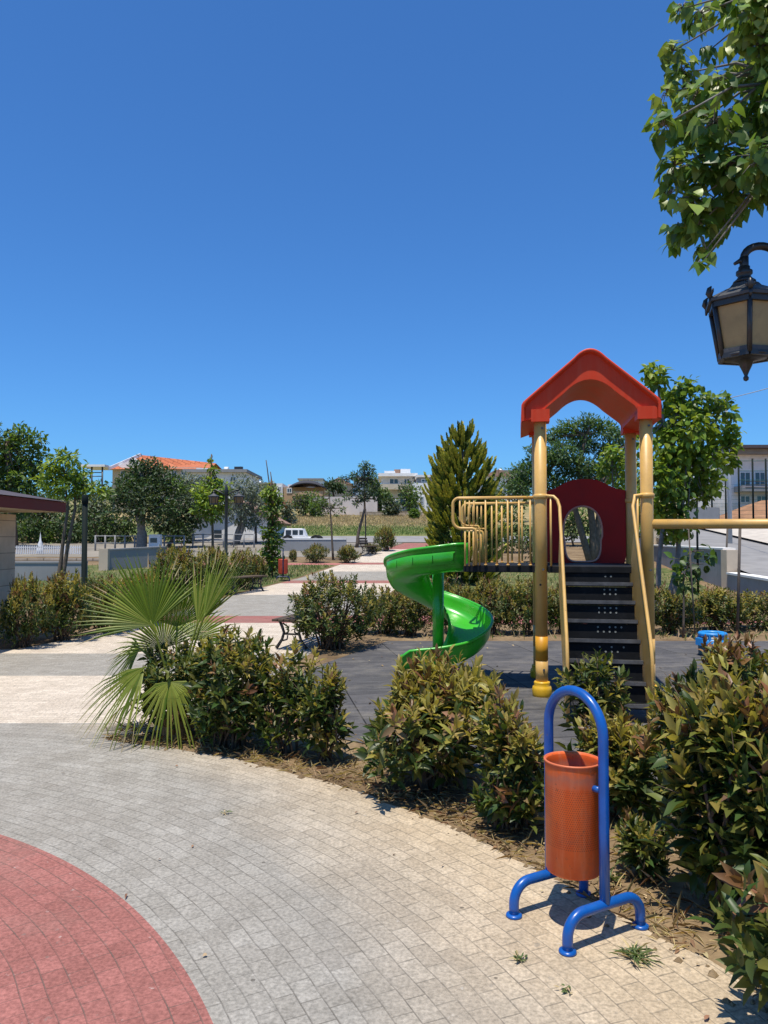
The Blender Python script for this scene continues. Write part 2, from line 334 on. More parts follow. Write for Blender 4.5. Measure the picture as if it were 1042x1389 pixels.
# ------------------------------------------------------------------ object helpers
def link(o, parent=None):
    COL.objects.link(o)
    if parent is not None: o.parent = parent
    return o
def tag(o, label=None, cat=None, group=None, kind=None):
    if label: o['label'] = label
    if cat: o['category'] = cat
    if group: o['group'] = group
    if kind: o['kind'] = kind
    return o
def thing(name, label, cat, loc=(0, 0, 0), rz=0, group=None):
    o = bpy.data.objects.new(name, None); o.empty_display_size = .1; link(o)
    o.location = loc; o.rotation_euler = (0, 0, rz)
    return tag(o, label, cat, group)
def copy_tree(o, parent=None):
    c = o.copy(); link(c)
    if parent is not None: c.parent = parent
    for ch in list(o.children): copy_tree(ch, c)
    return c
class MB:
    def __init__(s, *mats): s.v = []; s.f = []; s.mi = []; s.sm = []; s.mats = [M[m] if isinstance(m, str) else m for m in mats]
    def add(s, vs, fs, mi=0, smooth=False):
        b = len(s.v); s.v += [tuple(v) for v in vs]
        for f in fs: s.f.append([i+b for i in f]); s.mi.append(mi); s.sm.append(smooth)
    def box(s, c, size, rz=0, mi=0, mat=None):
        hx, hy, hz = (x/2 for x in size); c = Vector(c)
        m = Matrix.Rotation(rz, 3, 'Z') if mat is None else mat
        vs = [c+m@Vector((x, y, z)) for z in (-hz, hz) for y in (-hy, hy) for x in (-hx, hx)]
        s.add(vs, [(0, 2, 3, 1), (4, 5, 7, 6), (0, 1, 5, 4), (2, 6, 7, 3), (0, 4, 6, 2), (1, 3, 7, 5)], mi)
    def beam(s, a, b, w, t, mi=0):
        a, b = Vector(a), Vector(b); d = b-a; l = d.length; x = d.normalized()
        z = Vector((0, 0, 1)) if abs(x.z) < .95 else Vector((1, 0, 0))
        y = z.cross(x).normalized(); z = x.cross(y)
        m = Matrix((x, y, z)).transposed(); s.box((a+b)/2, (l, w, t), 0, mi, m)
    def tube(s, pts, r, n=12, mi=0, caps=True, smooth=True, closed=False):
        pts = [Vector(p) for p in pts]; k = len(pts)
        rs = r if isinstance(r, (list, tuple)) else [r]*k
        T = []
        for i in range(k):
            if closed: d = pts[(i+1) % k]-pts[i-1]
            else: d = pts[min(i+1, k-1)]-pts[max(i-1, 0)]
            T.append(d.normalized() if d.length > 1e-9 else Vector((0, 0, 1)))
        ref = Vector((0, 0, 1)) if abs(T[0].z) < .9 else Vector((1, 0, 0))
        u = T[0].cross(ref).normalized(); vs = []
        for i in range(k):
            u = (u-T[i]*u.dot(T[i])); u = u.normalized() if u.length > 1e-6 else T[i].orthogonal().normalized()
            w = T[i].cross(u)
            for j in range(n):
                a = 2*PI*j/n; vs.append(pts[i]+(u*math.cos(a)+w*math.sin(a))*rs[i])
        fs = []
        for i in range(k if closed else k-1):
            a, b = i*n, ((i+1) % k)*n
            for j in range(n): fs.append((a+j, a+(j+1) % n, b+(j+1) % n, b+j))
        s.add(vs, fs, mi, smooth)
        if caps and not closed:
            b = len(s.v)-len(vs)
            s.f.append([b+j for j in range(n)][::-1]); s.mi.append(mi); s.sm.append(False)
            s.f.append([b+(k-1)*n+j for j in range(n)]); s.mi.append(mi); s.sm.append(False)
    def lathe(s, prof, c=(0, 0, 0), n=24, mi=0, smooth=True, rot=0, capb=True, capt=True):
        c = Vector(c); vs = []; k = len(prof)
        for (r, z) in prof:
            for j in range(n):
                a = rot+2*PI*j/n; vs.append(c+Vector((r*math.cos(a), r*math.sin(a), z)))
        fs = []
        for i in range(k-1):
            for j in range(n): fs.append((i*n+j, i*n+(j+1) % n, (i+1)*n+(j+1) % n, (i+1)*n+j))
        s.add(vs, fs, mi, smooth); b = len(s.v)-len(vs)
        if capb and prof[0][0] > 1e-4: s.f.append([b+j for j in range(n)][::-1]); s.mi.append(mi); s.sm.append(False)
        if capt and prof[-1][0] > 1e-4: s.f.append([b+(k-1)*n+j for j in range(n)]); s.mi.append(mi); s.sm.append(False)
    def prism(s, poly, d, mi=0):
        poly = [Vector(p) for p in poly]; d = Vector(d); n = len(poly)
        s.add(poly+[p+d for p in poly], [tuple(range(n))[::-1], tuple(range(n, 2*n))]+[(i, (i+1) % n, n+(i+1) % n, n+i) for i in range(n)], mi)
    def strip(s, rows, mi=0, smooth=True, closed=False):
        k = len(rows[0]); vs = [p for r in rows for p in r]; fs = []
        for i in range(len(rows)-1):
            for j in range(k if closed else k-1):
                j2 = (j+1) % k; fs.append((i*k+j, i*k+j2, (i+1)*k+j2, (i+1)*k+j))
        s.add(vs, fs, mi, smooth)
    def build(s, name, parent=None, off=None, bevel=0, solid=0):
        me = bpy.data.meshes.new(name)
        vs = s.v if off is None else [(v[0]-off[0], v[1]-off[1], v[2]-off[2]) for v in s.v]
        me.from_pydata(vs, [], s.f)
        for m in s.mats: me.materials.append(m)
        me.polygons.foreach_set('material_index', s.mi); me.polygons.foreach_set('use_smooth', s.sm)
        me.update(); o = bpy.data.objects.new(name, me); link(o, parent)
        if solid:
            q = o.modifiers.new('s', 'SOLIDIFY'); q.thickness = solid; q.offset = 0
        if bevel:
            q = o.modifiers.new('b', 'BEVEL'); q.width = bevel; q.segments = 2; q.limit_method = 'ANGLE'; q.angle_limit = R(40)
        return o

LEAF8 = (np.array([(0, 0, 0), (.33, 0, 0), (.68, 0, -.03), (1, 0, -.14), (.28, .5, .07), (.66, .40, .04), (.28, -.5, .07), (.66, -.40, .04)]),
         [(0, 1, 4), (1, 2, 5, 4), (2, 3, 5), (0, 6, 1), (1, 6, 7, 2), (2, 7, 3)])
HEART = (np.array([(0, 0, 0), (.35, 0, -.01), (.7, 0, -.06), (1, 0, -.2), (.16, .55, .06), (.55, .42, .0), (.16, -.55, .06), (.55, -.42, .0)]), LEAF8[1])
LEAF4 = (np.array([(0, 0, 0), (.45, .5, .08), (1, 0, -.06), (.45, -.5, .08)]), [(0, 2, 1), (0, 3, 2)])
def nrm(a): return a/np.maximum(np.linalg.norm(a, axis=1, keepdims=True), 1e-9)
def leaves(name, P, D, U, Ln, Wd, mi, mats, parent, tmpl=LEAF8):
    P, D, U = np.asarray(P, float), nrm(np.asarray(D, float)), np.asarray(U, float); n = len(P)
    S = nrm(np.cross(D, U)+1e-6); Nn = np.cross(S, D); T, Fc = tmpl; k = len(T)
    Ln = np.broadcast_to(Ln, (n,)); Wd = np.broadcast_to(Wd, (n,))
    V = P[:, None, :]+T[None, :, 0, None]*(Ln[:, None, None]*D[:, None, :])+T[None, :, 1, None]*(Wd[:, None, None]*S[:, None, :])+T[None, :, 2, None]*(Ln[:, None, None]*Nn[:, None, :])
    V = V.reshape(-1, 3)
    sizes = np.array([len(f) for f in Fc]); flat = np.concatenate([np.array(f) for f in Fc])
    loops = (flat[None, :]+(np.arange(n)*k)[:, None]).reshape(-1)
    tot = np.tile(sizes, n); start = np.concatenate([[0], np.cumsum(tot)[:-1]])
    me = bpy.data.meshes.new(name); me.vertices.add(len(V)); me.vertices.foreach_set('co', V.reshape(-1).astype(np.float32))
    me.loops.add(len(loops)); me.loops.foreach_set('vertex_index', loops.astype(np.int32))
    me.polygons.add(len(tot)); me.polygons.foreach_set('loop_start', start.astype(np.int32))
    me.polygons.foreach_set('material_index', np.repeat(np.broadcast_to(mi, (n,)), len(Fc)).astype(np.int32))
    for m in mats: me.materials.append(M[m])
    me.update(calc_edges=True); me.validate()
    o = bpy.data.objects.new(name, me); return link(o, parent)

# ------------------------------------------------------------------ SETTING: terrain and sheets
def struct(o): o['kind'] = 'structure'; return o
def sheet(name, mat, lx, rx, y0, y1, dz, nx=1, zf=None):
    ys = sorted(set([y0, y1]+[y for y in YN if y0 < y < y1]+[p[0] for p in (lx if isinstance(lx, list) else []) if y0 < p[0] < y1]+[p[0] for p in (rx if isinstance(rx, list) else []) if y0 < p[0] < y1]))
    ev = lambda e, y: float(np.interp(y, [p[0] for p in e], [p[1] for p in e])) if isinstance(e, list) else e
    b = MB(mat); rows = []
    for y in ys:
        l, r = ev(lx, y), ev(rx, y); z = (zf(y) if zf else h(y))+dz
        rows.append([(l+(r-l)*i/nx, y, z) for i in range(nx+1)])
    b.strip(rows, 0, False); return struct(b.build(name))
sheet('ground', 'soil', -500, 500, -60, 900, 0)
def bed_r(y): return BEDR+.11*min(1, max(0, (3.5-y)/.7))+.012*math.sin(y*9.0)+.010*math.sin(y*23.0+1)
arc = [(y, PC[0]+math.sqrt(bed_r(y)**2-(y-PC[1])**2)) for y in np.linspace(-3.5, 6.2, 160)]
pr = [(-12, 1.0), (-3.6, PC[0]+math.sqrt(BEDR**2-4.471**2))]+arc+[(6.35, -2.35), (6.5, -1.9), (8, -1.6), (10, -1.15), (12, -.95), (16, -.6), (22, .3), (30, 1.7), (38, 3.4), (44, 4.9)]
pl = [(-12, -30), (11.3, -30), (11.31, -5.45), (13.6, -4.8), (20.5, -4.05), (26, -2.85), (37.5, -.75), (44, 1.2)]
sheet('plaza', 'pavers', pl, pr, -12, 11.31, .004)
pl2 = [(11.31, -5.45), (13.6, -4.8), (20.5, -4.05), (26, -2.85), (37.5, -.75), (44, 1.2)]
sheet('path', 'pavers', pl2, pr, 11.31, 43.9, .004)
sheet('cross_path', 'kerb', [(14.5, -.74), (15.8, -.62)], 7.5, 14.5, 15.8, .006)
sheet('side_path', 'kerb', -9, [(31.5, -1.9), (32.3, -1.75)], 31.5, 32.3, .006)
rl = [(4.75, 3.2), (5.0, 1.5), (5.5, .62), (6.0, .05), (6.5, -.62), (9.5, -1.0), (12.2, .05)]
sheet('rubber_floor', 'rubber', rl, 14, 4.75, 12.2, .008)
sheet('lawn', 'lawn', [(17, -16), (27, -22), (31.4, -22)], [(16, -4.75), (20.5, -4.2), (26, -3.0), (31.4, -2.05)], 17, 31.4, .004)
sheet('lawn', 'lawn', 1.5, [(16, 8.2), (34, 12)], 16.2, 30, .004)
sheet('far_pavement', 'paving_dull', -60, [(32.4, -1.75), (37.5, -.8), (44, 1.1)], 35.5, 44.1, .012)
sheet('street', 'asphalt', -12.5, 60, 44.2, 48.5, .03)
sheet('meadow', 'field_green', -30, 40, 48.6, 58, .02)
sheet('dry_field', 'field', -30, 40, 58, 76, .02)
def road_z(y): return .55+.075*(y-19)
wx = lambda y: 9.4+(y-18)*(12.2-9.4)/16.5
sheet('road', 'asphalt', [(12, wx(12)+.15), (40, wx(40)+.15)], [(12, 18.5), (60, 40)], 12, 44, 0, zf=road_z)
sheet('pavement', 'sidewalk', [(12, 12.4), (29.8, 15.1), (40, 16.6), (44, 17.2)], [(12, 15.6), (29.8, 18.3), (40, 20), (44, 20.6)], 12, 44, .10, zf=road_z)

# ------------------------------------------------------------------ litter / straw (uncountable)
def scatter_stuff():
    # dry straw and dead leaves in the planting bed
    P = []; n = 0
    while n < 1900:
        a = random.uniform(-.3, 2.0); r = BEDR+abs(random.gauss(.05, .34))
        x, y = PC[0]+r*math.cos(a), PC[1]+r*math.sin(a)
        if x < -2.3 or y < 3.1 or x > 3: continue
        P.append((x, y, .012)); n += 1
    P = np.array(P); n = len(P)
    D = np.c_[RNG.normal(size=(n, 2)), np.abs(RNG.normal(size=n))*.35]
    o = leaves('dry_grass', P, D, np.tile((0, 0, 1.), (n, 1))+RNG.normal(size=(n, 3))*.2, RNG.uniform(.03, .13, n), RNG.uniform(.003, .006, n), RNG.choice([0, 0, 0, 1], n), ['straw', 'deadleaf'], None, LEAF4)
    tag(o, 'dry straw and stalks lying on the bare soil under the hedge', 'dry grass', kind='stuff')
    P = []; n = 0
    while n < 750:
        a = random.uniform(-.3, 2.0); r = BEDR+abs(random.gauss(.1, .33))
        if random.random() < .025: r = BEDR-random.random()*1.9
        x, y = PC[0]+r*math.cos(a), PC[1]+r*math.sin(a)
        if x < -2.3 or y < 1.2 or x > 3: continue
        P.append((x, y, .014)); n += 1
    P = np.array(P); n = len(P)
    D = np.c_[RNG.normal(size=(n, 2)), RNG.normal(size=n)*.15]
    o = leaves('leaf_litter', P, D, np.tile((0, 0, 1.), (n, 1))+RNG.normal(size=(n, 3))*.35, RNG.uniform(.015, .05, n), RNG.uniform(.008, .018, n), RNG.choice([0, 0, 0, 1], n), ['deadleaf', 'straw'], None, LEAF8)
    tag(o, 'brown dead leaves scattered along the edge of the bed', 'leaf litter', kind='stuff')
    b = MB('soil'); rg = np.random.default_rng(21)
    for _ in range(700):
        a = random.uniform(-.1, 2.0); r = BEDR+random.gauss(.02, .05) if random.random() < .5 else BEDR+abs(random.gauss(.1, .4))
        x, y = PC[0]+r*math.cos(a), PC[1]+r*math.sin(a)
        if x < -2.2 or y < 2.4: continue
        q = abs(random.gauss(0, .009))+.004; vs = []
        for sx, sy, sz in ((1, 0, 0), (-1, 0, 0), (0, 1, 0), (0, -1, 0), (0, 0, 1), (0, 0, -.4)):
            vs.append((x+sx*q*random.uniform(.7, 1.5), y+sy*q*random.uniform(.7, 1.5), .006+sz*q*random.uniform(.5, 1)))
        b.add(vs, [(0, 2, 4), (2, 1, 4), (1, 3, 4), (3, 0, 4), (2, 0, 5), (1, 2, 5), (3, 1, 5), (0, 3, 5)])
    tag(b.build('soil_clods'), 'small clods of earth spilled along the edge of the paving', 'soil clods', kind='stuff')
    n = 160; x = RNG.uniform(-.6, 7, n); y = RNG.uniform(6.2, 12, n); P = np.c_[x, y, np.full(n, .022)]
    D = np.c_[RNG.normal(size=(n, 2)), RNG.normal(size=n)*.1]
    o = leaves('fallen_leaves', P, D, np.tile((0, 0, 1.), (n, 1))+RNG.normal(size=(n, 3))*.3, RNG.uniform(.03, .07, n), RNG.uniform(.015, .03, n), RNG.choice([0, 0, 1], n), ['deadleaf', 'straw'], None, LEAF8)
    tag(o, 'dry leaves blown over the dark rubber floor', 'leaf litter', kind='stuff')
    # meadow grass beyond the street
    n = 26000; y = RNG.uniform(49, 71, n); x = RNG.uniform(-14, 8, n)
    z = np.interp(y, YN, HN)+.01; P = np.c_[x, y, z]
    D = np.c_[RNG.normal(size=(n, 2))*.3, np.ones(n)]
    dry = (y+RNG.normal(size=n)*3 > 58)
    o = leaves('meadow_grass', P, D, RNG.normal(size=(n, 3)), np.where(dry, RNG.uniform(.08, .26, n), RNG.uniform(.06, .16, n)), RNG.uniform(.02, .06, n), np.where(dry, 0, 1), ['straw', 'grass_blade'], None, LEAF4)
    tag(o, 'tall dry and green grass on the open lot beyond the street', 'grass', kind='stuff')
    # lawn tufts left of the path
    n = 9000; y = RNG.uniform(17.3, 31, n); xr = np.interp(y, [16, 20.5, 26, 31.4], [-4.75, -4.2, -3.0, -2.05]); x = xr-np.abs(RNG.normal(size=n))*4.5
    P = np.c_[x, y, np.interp(y, YN, HN)]; D = np.c_[RNG.normal(size=(n, 2))*.5, np.ones(n)]
    o = leaves('lawn_tufts', P, D, RNG.normal(size=(n, 3)), RNG.uniform(.06, .16, n), RNG.uniform(.015, .03, n), RNG.choice([0, 1, 1], n), ['straw', 'grass_blade'], None, LEAF4)
    tag(o, 'short patchy grass beside the paved path', 'grass', kind='stuff')
    n = 5000; y = RNG.uniform(12.3, 30, n); x = RNG.uniform(.4, 10, n)
    ok = (np.abs(y-15.15) > .75) & (x > np.interp(y, [12, 22, 30], [-.7, .6, 2.0])); x, y = x[ok], y[ok]; n = len(x)
    P = np.c_[x, y, np.interp(y, YN, HN)]; D = np.c_[RNG.normal(size=(n, 2))*.6, np.ones(n)]
    o = leaves('verge_grass', P, D, RNG.normal(size=(n, 3)), RNG.uniform(.06, .18, n), RNG.uniform(.012, .03, n), RNG.choice([0, 0, 1], n), ['straw', 'grass_blade'], None, LEAF4)
    tag(o, 'sparse dry grass on the ground behind the rubber floor', 'grass', kind='stuff')
scatter_stuff()

# ------------------------------------------------------------------ bushes
def bush_geo(rx, ry, H, n_shoot, leafL, seed, young=.3, bronze=.12, low=.12, tmpl=LEAF8, per=(8, 13), gap=.0, stems=None):
    rg = np.random.default_rng(seed); rd = random.Random(seed)
    tips, axes = [], []
    lumps = [(rd.uniform(0, 2*PI), rd.uniform(-.2, .9), rd.uniform(.62, 1.22)) for _ in range(12)]
    while len(tips) < n_shoot:
        th = rd.uniform(0, 2*PI); zz = rd.uniform(-.85, 1.0)
        cz = math.sqrt(max(0, 1-zz*zz)); d = Vector((math.cos(th)*cz, math.sin(th)*cz, zz))
        k = 1.0
        for (la, lz, ls) in lumps:
            ld = Vector((math.cos(la)*math.sqrt(1-lz*lz), math.sin(la)*math.sqrt(1-lz*lz), lz))
            q = max(0, d.dot(ld)-.72)/.28
            k += (ls-1.0)*q*1.5
        rr = k*rd.uniform(.45, 1.0)**.45*rd.uniform(.86, 1.1)
        p = Vector((d.x*rx*rr, d.y*ry*rr, H*(.54+.46*d.z*rr)))
        if p.z < low*H or rd.random() < gap*(1-p.z/H): continue
        tips.append(p); axes.append((d*.55+Vector((rd.gauss(0, .3), rd.gauss(0, .3), .75+.4*max(0, d.z)))).normalized())
    P, D, U, Ls, Ws, mi = [], [], [], [], [], []
    for p, ax in zip(tips, axes):
        a1 = ax.orthogonal().normalized(); a2 = ax.cross(a1); k = rd.randint(*per); sc = rd.uniform(.6, 1.25); ph = rd.uniform(0, 6.28)
        zr = p.z/H; yn = rd.random() < young*(.15+1.6*max(0, zr-.35)); bz = rd.random() < .6*bronze*(.2+1.8*max(0, zr-.3)); dd_ = rd.random() < .03
        for i in range(k):
            t = i/(k-1); a = ph+i*2.4
            out = a1*math.cos(a)+a2*math.sin(a)
            el = .25+1.15*t**1.5
            d = out*math.cos(el)+ax*math.sin(el)
            d = d+Vector((rd.gauss(0, .16), rd.gauss(0, .16), rd.gauss(0, .16)-.12*(1-t)))
            P.append(p-ax*(1-t)*leafL*1.25); D.append(d); U.append(ax+out*.001+Vector((rd.gauss(0, .25), rd.gauss(0, .25), rd.gauss(0, .25))))
            l = leafL*sc*(1.0-.35*t)*rd.uniform(.8, 1.15); Ls.append(l); Ws.append(l*rd.uniform(.30, .40))
            if dd_ and t < .7: mi.append(4)
            elif bz and t > .35: mi.append(3)
            elif yn and t > .2: mi.append(2)
            else: mi.append(1 if rd.random() < .25+.35*zr else 0)
    sb = MB('stem'); nst = stems or max(7, n_shoot//14)
    for i in range(nst):
        b = Vector((rd.gauss(0, .14)*rx, rd.gauss(0, .14)*ry, -.02)); q = tips[rd.randrange(len(tips))]
        m = b*.55+q*.45+Vector((rd.gauss(0, .04), rd.gauss(0, .04), .05)); m.z = max(m.z, .12*H)
        r0 = rd.uniform(.006, .013)*(H/.75)
        sb.tube([b, b*.75+m*.25+Vector((0, 0, .05*H)), m, q*.7+m*.3, q], [r0, r0*.9, r0*.7, r0*.45, r0*.25], 5)
        for _ in range(2):
            q2 = min((tips[rd.randrange(len(tips))] for _ in range(6)), key=lambda t: (t-m).length)
            sb.tube([m, (m+q2)/2+Vector((0, 0, .03)), q2], [r0*.6, r0*.45, r0*.22], 4)
    for _ in range(max(5, n_shoot//22)):
        q = tips[rd.randrange(len(tips))]; o = Vector((q.x, q.y, (q.z-.4*H)*.9)).normalized(); e = q+o*rd.uniform(.03, .11)*(H/.75)+Vector((rd.gauss(0, .02), rd.gauss(0, .02), .02))
        sb.tube([q*.8, q, e], [.004, .003, .0012], 4)
    return (np.array(P), np.array(D), np.array(U), np.array(Ls), np.array(Ws), np.array(mi)), sb, tmpl
PHM = ['ph_dark', 'ph_mid', 'ph_young', 'ph_bronze', 'deadleaf']
def bush(label, loc, rx, ry, H, n_shoot, leafL, seed, group, cat='bush', name='photinia_bush', mats=PHM, rz=0, **kw):
    t = thing(name, label, cat, loc, rz, group)
    g, sb, tm = bush_geo(rx, ry, H, n_shoot, leafL, seed, **kw)
    leaves('foliage', *g, mats, t, tm); sb.build('stems', t); return t
def bush_px(label, xc, ytop, ybase, wpx, n, leafL, seed, group, deep=1.0, push=.75, **kw):
    g = G(xc, ybase); r = wpx/2*mpp(g.y)
    r = wpx/2*mpp(g.y+r*push*deep); Y = g.y+r*push*deep
    top = at(xc, ytop, Y); z0 = h(Y)
    return bush(label, (top.x, Y, z0), r, r*deep, top.z-z0, n, leafL, seed, group, **kw)
GH = 'bushes of the hedge round the playground'
bush_px('wide bush with olive tips left of the orange litter bin, in front of the slide', 590, 884, 1104, 238, 430, .115, 1, GH, push=.85, young=1.2, bronze=.3, gap=.75, low=.22, stems=34)
bush_px('leafy bush touching the left side of the orange litter bin', 692, 938, 1146, 136, 210, .105, 2, GH, young=.8, bronze=.2, gap=.8, low=.2, stems=20)
bush_px('bush directly behind the orange litter bin, right of its blue hoop', 845, 962, 1130, 124, 200, .11, 3, GH, young=.8, bronze=.25, gap=.6, low=.15)
bush_px('upright leafy shoots in front of the foot of the black stairs', 806, 886, 1050, 96, 90, .105, 4, GH, young=.35, bronze=.1, gap=.5)
bush_px('big dark bush with bronze tips right of the litter bin, leaning over the paving', 1008, 897, 1292, 218, 420, .135, 5, GH, deep=.9, young=.65, bronze=.2, low=.03, per=(7, 11))
bush('dark bush at the right edge of the photo beside the lamp post', (2.35, 3.75, 0), .55, .5, 1.15, 260, .13, 6, GH, young=.5, bronze=.4)
bush('dark low bush at the right front corner, shading the paving', (1.66, 2.70, 0), .47, .42, .70, 290, .13, 7, GH, young=.3, bronze=.15, low=.04)
bush_px('dark bush between the stairs and the big right bush, on the rubber edge', 935, 905, 1110, 120, 190, .115, 8, GH, young=.45, bronze=.25)
bush_px('bush with bronze tips below the blue tub, behind the big right bush', 998, 862, 1040, 138, 230, .12, 9, GH, young=.6, bronze=.5)
bush_px('dense dark bush right behind the fan palm', 316, 855, 1028, 136, 330, .10, 10, GH, young=.35, bronze=.1)
bush_px('bush second to the right of the fan palm', 392, 888, 1035, 112, 180, .105, 11, GH, young=.6, bronze=.12, gap=.5, low=.15)
bush_px('thin sparse bush third to the right of the fan palm, bare stems showing', 440, 900, 1042, 78, 90, .11, 12, GH, young=.6, bronze=.1, gap=.8, stems=16)
bush_px('dark bush hidden behind the stalks of the fan palm', 240, 868, 1008, 140, 300, .09, 13, GH, young=.2, bronze=.05)
bush_px('small low shrub on the soil between the bin and the big right bush', 872, 1105, 1205, 62, 60, .085, 15, GH, young=.3, bronze=.1, low=.05)
GM = 'bushes in the row behind the rubber floor'
bush_px('tall dark bush hiding the end of the nearest bench', 452, 772, 886, 138, 600, .085, 20, GM, young=.35, bronze=.2, push=.6, low=.03)
protos = [bush_geo(.55, .5, .75, 380, .08, 40+i, young=.6, bronze=.15+.06*i, gap=.4) for i in range(4)]
pm = []
def bush_copy(label, px, ytop, ybase, wpx, k, group, rz=0, cat='bush', name='photinia_bush', Y=None):
    if Y is None: Y = G(px, ybase).y+.3
    top = at(px, ytop, Y); z0 = h(Y); H = max(.25, top.z-z0); r = wpx/2*mpp(Y)
    t = thing(name, label, cat, (top.x, Y, z0), rz, group); t.scale = (r/.55, r/.5, H/.75)
    if len(pm) <= k or pm[k] is None:
        while len(pm) <= k: pm.append(None)
        g, sb, tm = protos[k]; a = leaves('foliage', *g, PHM, t, tm); b = sb.build('stems', t); pm[k] = (a, b)
    else:
        for o in pm[k]:
            c = o.copy(); link(c, t)
    return t
for i, (lab, px, yt, yb, w, k) in enumerate([
    ('small bush left of the slide, second from the nearest bench', 522, 792, 862, 80, 1),
    ('bush just left of the green slide column, red paving showing through it', 556, 798, 866, 74, 2),
    ('bush seen between the two turns of the green slide', 618, 782, 862, 74, 0),
    ('bush under the walkway railing, first right of the green slide', 668, 780, 862, 76, 3),
    ('bush under the walkway, touching the left yellow post in the photo', 716, 782, 864, 72, 1),
    ('bush hidden mostly behind the black stairs, left of their middle', 765, 790, 862, 70, 2),
    ('bush hidden mostly behind the black stairs, right of their middle', 826, 800, 862, 66, 0),
    ('bush right of the yellow stair rail, above the dark rubber floor', 908, 792, 862, 84, 0),
    ('bush behind the blue tub, between two thin stakes', 972, 796, 858, 86, 2),
    ('low bush at the right edge of the photo behind the blue tub', 1034, 800, 856, 90, 1)]):
    bush_copy(lab, px, yt, yb, w, k, GM, rz=i*1.3)
GL = 'bushes of the hedge on the left of the path'
for i, (lab, px, yt, yb, w, k) in enumerate([
    ('first bush of the left hedge, nearest the kiosk wall', 34, 776, 882, 76, 3),
    ('second bush of the left hedge, dark with pale tips', 88, 772, 872, 90, 1),
    ('third bush of the left hedge, just left of the palm fan', 142, 778, 861, 90, 0),
    ('fourth bush of the left hedge, seen through the palm leaves', 192, 776, 850, 84, 2)]):
    bush_copy(lab, px, yt, yb, w, k, GL, rz=i*2.1+.4)
GB = 'bronze topped bushes beside the path'
for i, (lab, px, yt, yb, w, k) in enumerate([
    ('broad bronze topped bush above the palm fan, left of the wooden bench', 238, 737, 812, 76, 3),
    ('bronze topped bush behind the upright palm leaf', 288, 740, 808, 60, 2),
    ('bronze topped bush right behind the wooden bench on the left of the path', 330, 742, 800, 56, 3),
    ('low bush at the far end of the bronze hedge by the slim column shrub', 350, 756, 790, 30, 1)]):
    bush_copy(lab, px, yt, yb, w, k, GB, rz=i*1.7+.9)
GF = 'small bushes at the far end of the path'
for i, (lab, px, yt, yb, w, k) in enumerate([
    ('small dry bush left in the far row, next to the slim litter bin', 398, 745, 763, 14, 2),
    ('round bush second in the far row beyond the lawn', 428, 736, 764, 32, 0),
    ('round bush between the thin sapling and the far bench', 472, 738, 764, 34, 1),
    ('low bush between the far bench and the red far bin', 506, 736, 752, 20, 0),
    ('tall bronze bush right behind the red bin at the end of the path', 524, 712, 748, 32, 3)]):
    bush_copy(lab, px, yt, yb, w, k, GF, rz=i*.8+.2)

# ------------------------------------------------------------------ weeds on the paving
def weed(label, loc, r, n, H, seed):
    rg = np.random.default_rng(seed); t = thing('weed', label, 'weed', loc, 0, 'weeds growing in the paving joints')
    a = rg.uniform(0, 2*PI, n); D = np.c_[np.cos(a), np.sin(a), rg.uniform(.1, H, n)]
    P = np.c_[rg.normal(size=(n, 2))*r*.25, rg.uniform(.005, .02, n)]
    leaves('blades', P, D, np.c_[rg.normal(size=(n, 2))*.3, np.ones(n)], rg.uniform(.4, 1, n)*r, rg.uniform(.005, .011, n), rg.choice([0, 0, 1], n), ['weed', 'straw'], t, LEAF8)
weed('flat green weed with dry stalks on the paving in front of the blue front foot', G(862, 1302), .09, 60, .7, 1)
weed('tiny dark weed on the tan paving left of the front foot', G(705, 1308), .04, 22, .5, 2)
weed('tiny flattened weed on the tan paving nearest the lower edge of the photo', G(768, 1348), .035, 18, .5, 3)
weed('green weed at the foot of the bin\'s rear blue leg', G(830, 1200), .08, 40, .9, 4)
weed('dark small weed on the grey paving below the palm', G(305, 1106), .035, 16, .4, 5)

# ------------------------------------------------------------------ litter bins
def make_bin(label, A, B, navy=False):
    """A, B: ground points under front and rear uprights"""
    base = (A+B)/2; t = thing('litter_bin', label, 'litter bin', base, 0, 'hooped litter bins')
    a, b = A-base, B-base; ax = (b-a).normalized(); pr = Vector((-ax.y, ax.x, 0)); half = (b-a).length/2
    H = .985; r = .0215; pts = []
    pts.append(-ax*half+Vector((0, 0, .148)))
    pts.append(-ax*half+Vector((0, 0, .45)))
    for i in range(17):
        an = PI*i/16; pts.append(-ax*half*math.cos(an)+Vector((0, 0, H-half-.0+half*math.sin(an))))
    pts.append(ax*half+Vector((0, 0, .45))); pts.append(ax*half+Vector((0, 0, .148)))
    m = 'navy' if navy else 'blue'
    f = MB(m); f.tube(pts, r, 16); f.build('frame', t)
    for sgn in (-1, 1):
        q = MB(m); c = ax*half*sgn; fp = []; w = .205; rb = .085
        fp.append(c+pr*w+Vector((0, 0, .012)))
        fp.append(c+pr*w+Vector((0, 0, .04)))
        for i in range(9):
            an = (PI/2)*i/8; fp.append(c+pr*(w-rb+rb*math.cos(an))+Vector((0, 0, .055+rb*math.sin(an))))
        for i in range(9):
            an = PI/2+(PI/2)*i/8; fp.append(c+pr*(-w+rb+rb*math.cos(an))+Vector((0, 0, .055+rb*math.sin(an))))
        fp.append(c-pr*w+Vector((0, 0, .04))); fp.append(c-pr*w+Vector((0, 0, .012)))
        q.tube(fp, r, 14); o = q.build('leg', t)
        for s2 in (-1, 1):
            d = MB(m); d.lathe([(.034, 0), (.036, .004), (.034, .011), (.024, .014)], c+pr*w*s2, 20); d.build('foot', o)
    return t, ax, half
fA = (G(765, 1288)+G(875, 1266))/2; fB = (G(690, 1241)+G(800, 1220))/2; fA.z = fB.z = .004
